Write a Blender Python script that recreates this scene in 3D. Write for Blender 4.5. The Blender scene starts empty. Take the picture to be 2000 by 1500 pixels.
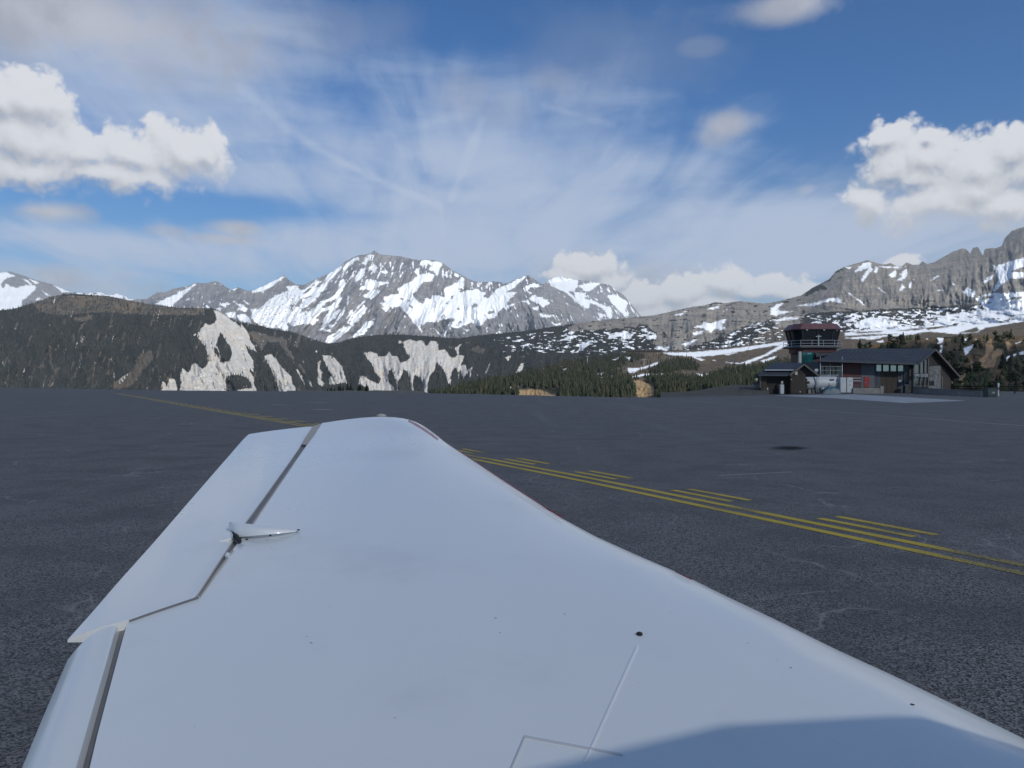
import bpy, bmesh, math, random
import numpy as np
from mathutils import Vector, Matrix

# ------------------------------------------------------------------ camera, sky, sun, exposure
SC = bpy.context.scene
COL = SC.collection
F, HY, EYE = 1482.0, 748.0, 1.8
R = math.radians

def P(px, py, D):
    """the point of the place seen in direction (px, py) of the 2000 x 1500 photograph, D metres ahead"""
    return ((px - 1000.0) / F * D, D, EYE - (py - HY) / F * D)

def G(px, py, z=0.0):
    """the point of the level ground seen in that direction"""
    D = F * (EYE - z) / (py - HY)
    return ((px - 1000.0) / F * D, D, z)

cam = bpy.data.cameras.new('camera')
cam.sensor_width = 36.0
cam.lens = 36.0 * F / 2000.0
cam.shift_y = -0.001
cam.clip_start, cam.clip_end = 0.05, 60000
camo = bpy.data.objects.new('camera', cam)
COL.objects.link(camo)
camo.location = (0, 0, EYE)
camo.rotation_euler = (R(90), 0, 0)
SC.camera = camo

SUN_EL, SUN_AZ = 31.5, 145.0            # azimuth clockwise from +Y: behind and to the right of the camera
sd = bpy.data.lights.new('sun', 'SUN')
sd.energy, sd.angle, sd.color = 5.0, R(0.53), (1.0, 0.975, 0.90)
suno = bpy.data.objects.new('sun', sd)
COL.objects.link(suno)
SDIR = Vector((math.sin(R(SUN_AZ)) * math.cos(R(SUN_EL)), math.cos(R(SUN_AZ)) * math.cos(R(SUN_EL)), math.sin(R(SUN_EL))))
suno.rotation_euler = SDIR.to_track_quat('Z', 'Y').to_euler()
suno.location = (0, 0, 60)

vs = SC.view_settings
vs.view_transform, vs.look, vs.exposure, vs.gamma = 'Standard', 'None', 0.0, 1.0
vs.use_curve_mapping = False
SC.cycles.max_bounces = 8
SC.cycles.transparent_max_bounces = 16
SC.cycles.volume_bounces = 0
SC.cycles.sample_clamp_indirect = 6.0

class NT:
    """small helper to write node trees as expressions"""
    def __init__(self, tree):
        self.t = tree
    def node(self, kind, **kw):
        n = self.t.nodes.new(kind)
        for k, v in kw.items():
            setattr(n, k, v)
        return n
    def put(self, sock, v):
        if isinstance(v, bpy.types.NodeSocket):
            self.t.links.new(v, sock)
        elif v is not None:
            if sock.type == 'RGBA' and hasattr(v, '__len__') and len(v) == 3:
                v = tuple(v) + (1.0,)
            sock.default_value = v
    def m(self, op, a, b=None, c=None, clamp=False):
        n = self.node('ShaderNodeMath', operation=op, use_clamp=clamp)
        for i, v in enumerate((a, b, c)):
            self.put(n.inputs[i], v)
        return n.outputs[0]
    def vm(self, op, a, b=None, scale=None):
        n = self.node('ShaderNodeVectorMath', operation=op)
        self.put(n.inputs[0], a)
        self.put(n.inputs[1], b)
        if scale is not None:
            self.put(n.inputs['Scale'], scale)
        return n.outputs['Value'] if op in ('LENGTH', 'DOT_PRODUCT', 'DISTANCE') else n.outputs[0]
    def xyz(self, x, y, z=0.0):
        n = self.node('ShaderNodeCombineXYZ')
        for i, v in enumerate((x, y, z)):
            self.put(n.inputs[i], v)
        return n.outputs[0]
    def sep(self, v):
        n = self.node('ShaderNodeSeparateXYZ')
        self.put(n.inputs[0], v)
        return n.outputs
    def noise(self, vec, scale, detail=4, rough=0.55, dist=0.0, lac=2.0, col=False):
        n = self.node('ShaderNodeTexNoise')
        if vec is not None:
            self.put(n.inputs['Vector'], vec)
        n.inputs['Scale'].default_value = scale
        n.inputs['Detail'].default_value = detail
        n.inputs['Roughness'].default_value = rough
        n.inputs['Distortion'].default_value = dist
        n.inputs['Lacunarity'].default_value = lac
        return n.outputs['Color' if col else 'Fac']
    def voro(self, vec, scale, feature='F1', out='Distance', rnd=1.0):
        n = self.node('ShaderNodeTexVoronoi', feature=feature)
        self.put(n.inputs['Vector'], vec)
        n.inputs['Scale'].default_value = scale
        n.inputs['Randomness'].default_value = rnd
        return n.outputs[out]
    def ss(self, v, lo, hi, a=0.0, b=1.0, kind='SMOOTHSTEP'):
        n = self.node('ShaderNodeMapRange', interpolation_type=kind)
        for k, x in (('Value', v), ('From Min', lo), ('From Max', hi), ('To Min', a), ('To Max', b)):
            self.put(n.inputs[k], x)
        return n.outputs[0]
    def mix(self, f, a, b):
        n = self.node('ShaderNodeMix', data_type='RGBA')
        self.put(n.inputs['Factor'], f)
        self.put(n.inputs[6], a)
        self.put(n.inputs[7], b)
        return n.outputs[2]
    def map(self, vec, scale=(1, 1, 1), rot=(0, 0, 0), loc=(0, 0, 0)):
        n = self.node('ShaderNodeMapping')
        self.put(n.inputs['Vector'], vec)
        n.inputs['Scale'].default_value = scale
        n.inputs['Rotation'].default_value = rot
        n.inputs['Location'].default_value = loc
        return n.outputs[0]

def ang(px, py):
    u, v = (px - 1000.0) / F, (HY - py) / F
    a = math.atan(u)
    return a, math.atan(v * math.cos(a))

# ---- clouds of the sky: centre and half size of every billow, given by the direction it is seen in
CUMULUS = [(60, 195, 88, 58), (10, 190, 70, 60), (40, 270, 150, 72), (150, 290, 140, 50), (250, 300, 120, 46), (360, 300, 92, 52), (400, 292, 48, 42),
           (200, 335, 210, 40), (60, 330, 160, 40),
           
           (1150, 522, 78, 34), (1112, 540, 62, 24), (1190, 548, 42, 32), (1255, 590, 74, 38), (1330, 575, 92, 34), (1425, 552, 74, 34),
           (1490, 560, 92, 34), (1565, 578, 62, 28), (1400, 605, 230, 30), (1260, 612, 100, 26),
           
           (1800, 312, 112, 58), (1786, 352, 100, 46), (1900, 368, 110, 46), (1738, 335, 84, 66), (1905, 332, 134, 72), (1985, 300, 86, 56), (1835, 392, 158, 54), (1960, 402, 150, 52),
           (1702, 392, 62, 42), (1722, 282, 44, 28), (1812, 268, 32, 18), (2080, 330, 160, 100), (1762, 510, 44, 16),
           (-180, 290, 170, 90), (2350, 420, 190, 60), (-420, 470, 160, 30), (2700, 300, 260, 90), (-800, 250, 300, 110)]
VEILS = [(104, 414, 62, 20, .95), (72, 411, 34, 14, .85), (118, 546, 62, 26, .75), (205, 566, 96, 34, .5), (285, 574, 80, 26, .45), (40, 548, 80, 28, .4), (1280, 560, 110, 50, .45), (1120, 545, 100, 50, .4), (1418, 244, 56, 26, .8), (1395, 262, 50, 22, .55), (465, 447, 50, 17, .85), (440, 468, 70, 12, .8), (325, 450, 36, 11, .5), (1550, 10, 90, 26, .85), (1496, 32, 26, 12, .6), (1365, 92, 48, 18, .28), (1575, 370, 22, 14, .35), (150, 34, 310, 85, .90), (230, 100, 160, 50, .55), (905, 190, 60, 46, .30), (990, 215, 60, 40, .25), (640, 60, 170, 60, .25), (1180, 120, 190, 90, .16),
         (1080, 150, 60, 30, .3)]
CIRRUS_W = [(900, 500, 1300, 60, .45), (1000, 470, 950, 120, .62), (1480, 420, 420, 110, .36), (600, 250, 380, 130, .40), (300, 180, 300, 60, .3), (1000, 260, 420, 120, .30), (1300, 330, 300, 90, .2), (1100, 300, 400, 90, .22), (420, 60, 200, 90, .35), (1750, 470, 300, 50, .3),
            (90, 382, 330, 40, -2.0), (420, 405, 260, 18, -.35), (330, 560, 120, 16, -.25), (1780, 150, 430, 150, -1.15), (960, 10, 250, 80, -1.1),
            (640, 190, 90, 40, -.25), (1500, 350, 160, 30, -.15), (700, 20, 140, 60, -.35)]
TRAILS = [((470, 170), (600, 280), .010, .30), ((600, 280), (725, 345), .008, .42), ((725, 345), (860, 402), .007, .42), ((862, 402), (866, 460), .004, .35), ((940, 240), (912, 310), .011, .34), ((912, 310), (880, 392), .008, .34),
          ((740, 265), (930, 215), .010, .22), ((1060, 205), (1200, 245), .006, .25)]

def build_world():
    w = bpy.data.worlds.new('World')
    SC.world = w
    w.use_nodes = True
    t = w.node_tree
    t.nodes.clear()
    n = NT(t)
    # field of the cumulus clouds as a group, evaluated twice (once a little nearer the light) to shade the billows
    g = bpy.data.node_groups.new('cumulus_field', 'ShaderNodeTree')
    g.interface.new_socket('P', in_out='INPUT', socket_type='NodeSocketVector')
    g.interface.new_socket('F', in_out='OUTPUT', socket_type='NodeSocketFloat')
    k = NT(g)
    gi, go = g.nodes.new('NodeGroupInput'), g.nodes.new('NodeGroupOutput')
    p = gi.outputs[0]
    wv = k.noise(p, 14.0, 2, 0.5, col=True)
    p2 = k.vm('ADD', p, k.vm('SCALE', k.vm('SUBTRACT', wv, (.5, .5, .5)), scale=0.034))
    f = None
    for (px, py, rx, ry) in CUMULUS:
        a, e = ang(px, py)
        ra, re = rx / F * math.cos(a) ** 2 * 1.16, ry / F * math.cos(a) * 1.2
        d = k.vm('LENGTH', k.vm('MULTIPLY', k.vm('SUBTRACT', p2, (a, e, 0)), (1 / ra, 1 / re, 0)))
        f = d if f is None else k.m('SMOOTH_MIN', f, d, 0.22)
    f = k.m('SUBTRACT', 1.0, f)
    g.interface.new_socket('S', in_out='OUTPUT', socket_type='NodeSocketFloat')
    g.links.new(f, go.inputs[1])
    low = k.m('SUBTRACT', k.noise(p, 15.0, 2, 0.5), .5)
    pw = k.vm('ADD', p, k.vm('SCALE', wv, scale=.022))
    b1 = k.m('SUBTRACT', k.m('ABSOLUTE', k.m('SUBTRACT', k.noise(pw, 30.0, 1, .5), .5)), .11)
    b2 = k.m('SUBTRACT', k.m('ABSOLUTE', k.m('SUBTRACT', k.noise(pw, 78.0, 1, .5), .5)), .11)
    fi = k.m('SUBTRACT', k.noise(p, 130.0, 3, 0.62), .5)
    e = k.m('ADD', k.m('MULTIPLY', low, 1.2), k.m('MULTIPLY', b1, 2.3))
    e = k.m('ADD', e, k.m('ADD', k.m('MULTIPLY', b2, 1.3), k.m('MULTIPLY', fi, .60)))
    g.links.new(k.m('ADD', k.m('MULTIPLY_ADD', f, 1.45, 0.14), e), go.inputs[0])

    tc = t.nodes.new('ShaderNodeTexCoord')
    d = n.vm('NORMALIZE', tc.outputs['Generated'])
    x, y, z = n.sep(d)
    az = n.m('ARCTAN2', x, y)
    el = n.m('ARCSINE', z)
    p = n.xyz(az, el)
    sky = n.node('ShaderNodeTexSky', sky_type='NISHITA', sun_disc=False)
    sky.sun_elevation, sky.sun_rotation = R(SUN_EL), R(SUN_AZ)
    sky.altitude, sky.air_density, sky.dust_density, sky.ozone_density = 2500, 0.9, 0.2, 4.5
    # thin clean air of the high mountains: a deeper blue overhead than near the horizon
    base = n.vm('MULTIPLY', sky.outputs[0], n.mix(n.ss(el, 0.10, 0.36), (.70, .93, .92), (.34, .90, 1.22)))
    # high veil of cirrus on a flat layer, streaks running away from the viewer
    zz = n.m('ADD', n.m('MAXIMUM', z, 0.0), 0.07)
    q = n.xyz(n.m('DIVIDE', x, zz), n.m('DIVIDE', y, zz))
    q = n.map(q, rot=(0, 0, R(-6)))
    qs = n.map(q, scale=(1.0, 0.28, 1.0))
    c1 = n.noise(qs, 1.15, 4, 0.56, 0.6)
    c2 = n.noise(n.map(q, scale=(2.2, 0.5, 1.0), rot=(0, 0, R(14))), 1.6, 6, 0.62, 0.9)
    c3 = n.noise(n.map(p, scale=(1.0, 5.0, 1.0), rot=(0, 0, R(-4))), 3.2, 4, 0.55, 0.4)
    cv = n.m('ADD', n.m('ADD', n.m('MULTIPLY', c1, .42), n.m('MULTIPLY', c2, .28)), n.m('MULTIPLY', c3, .34))
    wgt = 0.0
    for (px, py, rx, ry, amp) in CIRRUS_W:
        a, e = ang(px, py)
        dd = n.vm('LENGTH', n.vm('MULTIPLY', n.vm('SUBTRACT', p, (a, e, 0)), (F / rx, F / ry, 0)))
        wgt = n.m('ADD', wgt, n.ss(dd, 0.0, 1.9, amp, 0.0))
    cv = n.m('ADD', n.m('MULTIPLY', cv, 1.55), n.m('SUBTRACT', n.m('MULTIPLY', wgt, 0.26), 0.285))
    cir = n.ss(cv, 0.38, 0.86, 0.0, 0.90)
    cir = n.m('MULTIPLY', cir, n.ss(el, -0.02, 0.03))
    tr = 0.0
    tn = n.m('SUBTRACT', n.noise(p, 30.0, 4, .6), .5)
    for (A, B, wd, amp) in TRAILS:
        (a0, e0), (a1, e1) = ang(*A), ang(*B)
        L = math.hypot(a1 - a0, e1 - e0)
        ux, uy = (a1 - a0) / L, (e1 - e0) / L
        rel = n.vm('SUBTRACT', p, (a0, e0, 0))
        al = n.m('MINIMUM', n.m('MAXIMUM', n.vm('DOT_PRODUCT', rel, (ux, uy, 0)), 0.0), L)
        off = n.vm('DISTANCE', rel, n.xyz(n.m('MULTIPLY', al, ux), n.m('MULTIPLY', al, uy)))
        off = n.m('ADD', off, n.m('MULTIPLY', tn, wd * 1.3))
        tr = n.m('MAXIMUM', tr, n.ss(off, 0.0, wd, amp, 0.0))
    cir = n.m('MINIMUM', n.m('ADD', cir, n.m('MULTIPLY', tr, .46)), 0.95)
    ccol = n.mix(n.ss(el, 0.0, 0.5), (5.6, 6.3, 7.8), (4.1, 5.1, 6.9))
    col = n.mix(cir, base, ccol)
    # grey and white veils of thin cumulus, then the cumulus clouds
    vl = 0.0
    vn = n.noise(p, 9.0, 6, 0.64, 0.3)
    for (px, py, rx, ry, amp) in VEILS:
        a, e = ang(px, py)
        dd = n.vm('LENGTH', n.vm('MULTIPLY', n.vm('SUBTRACT', p, (a, e, 0)), (F / rx, F / ry, 0)))
        dd = n.m('ADD', dd, n.m('MULTIPLY', n.m('SUBTRACT', vn, .5), 2.0))
        vl = n.m('MAXIMUM', vl, n.ss(dd, 0.2, 1.35, amp, 0.0))
    col = n.mix(vl, col, n.mix(n.ss(vn, .35, .65), (4.0, 4.15, 4.7), (5.6, 5.7, 6.2)))
    g0 = t.nodes.new('ShaderNodeGroup'); g0.node_tree = g
    g1 = t.nodes.new('ShaderNodeGroup'); g1.node_tree = g
    n.put(g0.inputs[0], p)
    n.put(g1.inputs[0], n.vm('ADD', p, (0.003, 0.0125, 0)))
    f0, s0, f1, s1 = g0.outputs[0], g0.outputs[1], g1.outputs[0], g1.outputs[1]
    ups = n.m('SUBTRACT', s0, s1)                       # > 0 on the upper, sunlit side of a cloud
    side = n.ss(ups, -0.35, 0.35)
    dens = n.ss(f0, 0.0, n.ss(side, 0.0, 1.0, 1.3, 0.58), 0.0, 0.94)
    lit = n.m('ADD', n.m('MULTIPLY', ups, 0.75), n.m('MULTIPLY', n.m('SUBTRACT', f0, f1), 0.26))
    lit = n.m('ADD', lit, n.m('MULTIPLY', n.m('SUBTRACT', vn, .5), .5))
    lit = n.ss(lit, -0.55, 0.34)
    cc = n.mix(lit, (4.7, 4.8, 5.15), (8.0, 8.05, 8.3))
    col = n.mix(dens, col, cc)
    # below the horizon: the dim ground colour of a mountain valley
    col = n.mix(n.ss(el, -0.03, -0.005), (1.1, 1.15, 1.25), col)
    bg = t.nodes.new('ShaderNodeBackground')
    bg.inputs['Strength'].default_value = 0.1
    out = t.nodes.new('ShaderNodeOutputWorld')
    t.links.new(col, bg.inputs['Color'])
    t.links.new(bg.outputs[0], out.inputs['Surface'])
    w.cycles.sampling_method = 'MANUAL'
    w.cycles.sample_map_resolution = 1024
build_world()

# ------------------------------------------------------------------ helpers for objects and meshes
def tag(o, label=None, cat=None, group=None, kind=None):
    if label: o['label'] = label
    if cat: o['category'] = cat
    if group: o['group'] = group
    if kind: o['kind'] = kind
    return o

def link(name, me, parent=None):
    o = bpy.data.objects.new(name, me)
    COL.objects.link(o)
    if parent is not None:
        o.parent = parent
    return o

def thing(name, label, cat, loc=(0, 0, 0), group=None, rz=0.0):
    o = link(name, None)
    o.location = loc
    o.rotation_euler = (0, 0, rz)
    o.empty_display_size = 0.1
    return tag(o, label, cat, group)

def arr_mesh(name, verts, faces, mat, smooth=False):
    """mesh from numpy arrays: verts (n,3), faces (m,k) all of one size"""
    me = bpy.data.meshes.new(name)
    v = np.ascontiguousarray(verts, dtype=np.float32)
    f = np.ascontiguousarray(faces, dtype=np.int32)
    m, k = f.shape
    me.vertices.add(len(v)); me.vertices.foreach_set('co', v.ravel())
    me.loops.add(m * k); me.loops.foreach_set('vertex_index', f.ravel())
    me.polygons.add(m)
    me.polygons.foreach_set('loop_start', np.arange(0, m * k, k, dtype=np.int32))
    me.polygons.foreach_set('loop_total', np.full(m, k, dtype=np.int32))
    if smooth:
        me.polygons.foreach_set('use_smooth', np.ones(m, dtype=bool))
    me.materials.append(mat)
    me.update(calc_edges=True)
    return me

class MB:
    """collects boxes, bars, tubes, plates; build() links them as ONE mesh object"""
    def __init__(self):
        self.b = bmesh.new()
    def face(self, pts):
        return self.b.faces.new([self.b.verts.new(p) for p in pts])
    def hexa(self, lo, hi):
        """solid between two quads (lists of four points in the same order)"""
        a = [self.b.verts.new(p) for p in lo]
        c = [self.b.verts.new(p) for p in hi]
        fs = [self.b.faces.new(a[::-1]), self.b.faces.new(c)]
        for i in range(len(a)):
            j = (i + 1) % len(a)
            fs.append(self.b.faces.new((a[i], a[j], c[j], c[i])))
        return self
    def box(self, x0, x1, y0, y1, z0, z1):
        return self.hexa([(x0, y0, z0), (x1, y0, z0), (x1, y1, z0), (x0, y1, z0)], [(x0, y0, z1), (x1, y0, z1), (x1, y1, z1), (x0, y1, z1)])
    def bar(self, p, q, w, h=None, up=(0, 0, 1)):
        p, q = Vector(p), Vector(q)
        d = (q - p).normalized()
        u = Vector(up)
        if abs(d.dot(u)) > .98: u = Vector((0, 1, 0))
        s = d.cross(u).normalized()
        u = s.cross(d).normalized()
        h = h or w
        c = [s * (w / 2) * i + u * (h / 2) * j for i, j in ((-1, -1), (1, -1), (1, 1), (-1, 1))]
        return self.hexa([p + k for k in c], [q + k for k in c])
    def tube(self, pts, r, n=8, cap=True):
        pts = [Vector(p) for p in pts]
        rs = r if hasattr(r, '__len__') else [r] * len(pts)
        rings = []
        for i, p in enumerate(pts):
            d = (pts[min(i + 1, len(pts) - 1)] - pts[max(i - 1, 0)]).normalized()
            u = Vector((0, 0, 1)) if abs(d.z) < .95 else Vector((1, 0, 0))
            s = d.cross(u).normalized(); u = s.cross(d)
            rings.append([self.b.verts.new(p + (s * math.cos(2 * math.pi * k / n) + u * math.sin(2 * math.pi * k / n)) * rs[i]) for k in range(n)])
        for a, c in zip(rings, rings[1:]):
            for k in range(n):
                f = self.b.faces.new((a[k], a[(k + 1) % n], c[(k + 1) % n], c[k])); f.smooth = n > 6
        if cap:
            self.b.faces.new(rings[0][::-1]); self.b.faces.new(rings[-1])
        return self
    def prism(self, poly, off):
        """poly: planar points, off: extrusion vector"""
        off = Vector(off)
        return self.hexa([Vector(p) for p in poly], [Vector(p) + off for p in poly])
    def mesh(self, name, mat, bevel=0.0):
        bmesh.ops.recalc_face_normals(self.b, faces=self.b.faces[:])
        if bevel:
            es = [e for e in self.b.edges if len(e.link_faces) == 2 and e.calc_face_angle(0) > .6]
            bmesh.ops.bevel(self.b, geom=es, offset=bevel, segments=2, affect='EDGES', profile=.6, clamp_overlap=True)
        me = bpy.data.meshes.new(name)
        self.b.to_mesh(me); self.b.free()
        if mat: me.materials.append(mat)
        return me
    def build(self, name, mat, parent=None, bevel=0.0):
        return link(name, self.mesh(name, mat, bevel), parent)

def pmat(name, col, rough=.6, metal=0.0, var=.18, scale=3.0, bump=0.0, bscale=None, spec=.5, coat=0.0, dirt=None, dscale=.6, stretch=(1, 1, 1)):
    """procedural principled material: base colour with tonal variation, optional dirt and bump"""
    m = bpy.data.materials.new(name)
    m.use_nodes = True
    t = m.node_tree; t.nodes.clear(); n = NT(t)
    b = n.node('ShaderNodeBsdfPrincipled'); o = n.node('ShaderNodeOutputMaterial')
    t.links.new(b.outputs[0], o.inputs[0])
    tc = n.node('ShaderNodeTexCoord').outputs['Object']
    if stretch != (1, 1, 1): tc = n.map(tc, scale=stretch)
    nz = n.noise(tc, scale, 6, .6)
    lo = tuple(c * (1 - var) for c in col); hi = tuple(min(1, c * (1 + var)) for c in col)
    c = n.mix(n.ss(nz, .3, .7), lo, hi)
    if dirt:
        c = n.mix(n.ss(n.noise(tc, dscale, 7, .65), .52, .75, 0, .75), c, dirt)
    n.put(b.inputs['Base Color'], c)
    n.put(b.inputs['Roughness'], n.ss(nz, .2, .8, max(.02, rough - .08), min(1, rough + .08)))
    b.inputs['Metallic'].default_value = metal
    b.inputs['Specular IOR Level'].default_value = spec
    b.inputs['Coat Weight'].default_value = coat
    b.inputs['Coat Roughness'].default_value = .12
    if bump:
        bn = n.node('ShaderNodeBump')
        bn.inputs['Strength'].default_value = bump
        bn.inputs['Distance'].default_value = .02
        n.put(bn.inputs['Height'], n.noise(tc, bscale or scale * 4, 8, .6))
        t.links.new(bn.outputs[0], b.inputs['Normal'])
    return m

# ------------------------------------------------------------------ noise and outlines in numpy
_rng = np.random.RandomState(7)
_perm = _rng.permutation(1024)
_gang = _rng.rand(1024) * 2 * np.pi
_gx, _gy = np.cos(_gang), np.sin(_gang)

def perlin(x, y, seed=0):
    xi, yi = np.floor(x).astype(np.int64), np.floor(y).astype(np.int64)
    xf, yf = x - xi, y - yi
    u = xf * xf * xf * (xf * (xf * 6 - 15) + 10)
    v = yf * yf * yf * (yf * (yf * 6 - 15) + 10)
    def g(ix, iy, dx, dy):
        h = _perm[(_perm[(ix + seed * 131) & 1023] + iy) & 1023]
        return _gx[h] * dx + _gy[h] * dy
    a = g(xi, yi, xf, yf); b = g(xi + 1, yi, xf - 1, yf)
    c = g(xi, yi + 1, xf, yf - 1); d = g(xi + 1, yi + 1, xf - 1, yf - 1)
    return ((a + u * (b - a)) + v * ((c + u * (d - c)) - (a + u * (b - a)))) * 1.45

def fbm(x, y, oct=5, gain=.5, seed=0):
    r = 0.0; a = 1.0; s = 0.0
    for i in range(oct):
        r = r + a * perlin(x * 2 ** i, y * 2 ** i, seed + i); s += a; a *= gain
    return r / s

def ridged(x, y, oct=5, gain=.5, seed=0):
    r = 0.0; a = 1.0; s = 0.0
    for i in range(oct):
        r = r + a * (1 - 2 * np.abs(perlin(x * 2 ** i, y * 2 ** i, seed + i))); s += a; a *= gain
    return r / s

def poly_sd(px, py, poly, margin=14.0):
    """signed distance (positive inside) to an outline, -margin where farther away"""
    poly = np.asarray(poly, float)
    out = np.full(px.shape, -margin)
    lo, hi = poly.min(0) - margin, poly.max(0) + margin
    sel = np.nonzero((px > lo[0]) & (px < hi[0]) & (py > lo[1]) & (py < hi[1]))[0]
    if len(sel) == 0: return out
    x, y = px[sel], py[sel]
    d2 = np.full(len(sel), 1e9); ins = np.zeros(len(sel), bool)
    q = np.roll(poly, -1, 0)
    for (x0, y0), (x1, y1) in zip(poly, q):
        ex, ey = x1 - x0, y1 - y0
        L = ex * ex + ey * ey + 1e-12
        t = np.clip(((x - x0) * ex + (y - y0) * ey) / L, 0, 1)
        d2 = np.minimum(d2, (x - x0 - t * ex) ** 2 + (y - y0 - t * ey) ** 2)
        c = (y0 > y) != (y1 > y)
        ins ^= c & (x < ex * (y - y0) / (ey if ey else 1e-9) + x0)
    out[sel] = np.clip(np.where(ins, 1, -1) * np.sqrt(d2), -margin, margin)
    return out

def crop(x0, y0, s, polys):
    return [[(x0 + a / s, y0 + b / s) for a, b in p] for p in polys]

def union(px, py, polys, wob=2.5, wx=9.0, wy=9.0, seed=3, holes=(), base=None):
    """signed field of several outlines with ragged edges"""
    f = np.full(px.shape, -14.0) if base is None else base
    for p in polys: f = np.maximum(f, poly_sd(px, py, p))
    for h in holes: f = np.minimum(f, -poly_sd(px, py, h))
    return f + wob * fbm(px / wx, py / wy, 4, .6, seed)

# ------------------------------------------------------------------ outlines of snow, scree, woods (direction in the photograph)
C1 = lambda p: crop(560, 480, 7.5, p)
C2 = lambda p: crop(780, 490, 7.143, p)
C3 = lambda p: crop(1020, 480, 7.143, p)
C4 = lambda p: crop(280, 540, 7.143, p)
C5 = lambda p: crop(300, 590, 5.882, p)
C6 = lambda p: crop(620, 640, 5.882, p)
C7 = lambda p: crop(1100, 560, 4.348, p)
C8 = lambda p: crop(860, 680, 4.545, p)
C9 = lambda p: crop(1500, 420, 4.0, p)
C10 = lambda p: crop(1820, 640, 10.0, p)
C11 = lambda p: crop(0, 510, 5.77, p)

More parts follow.
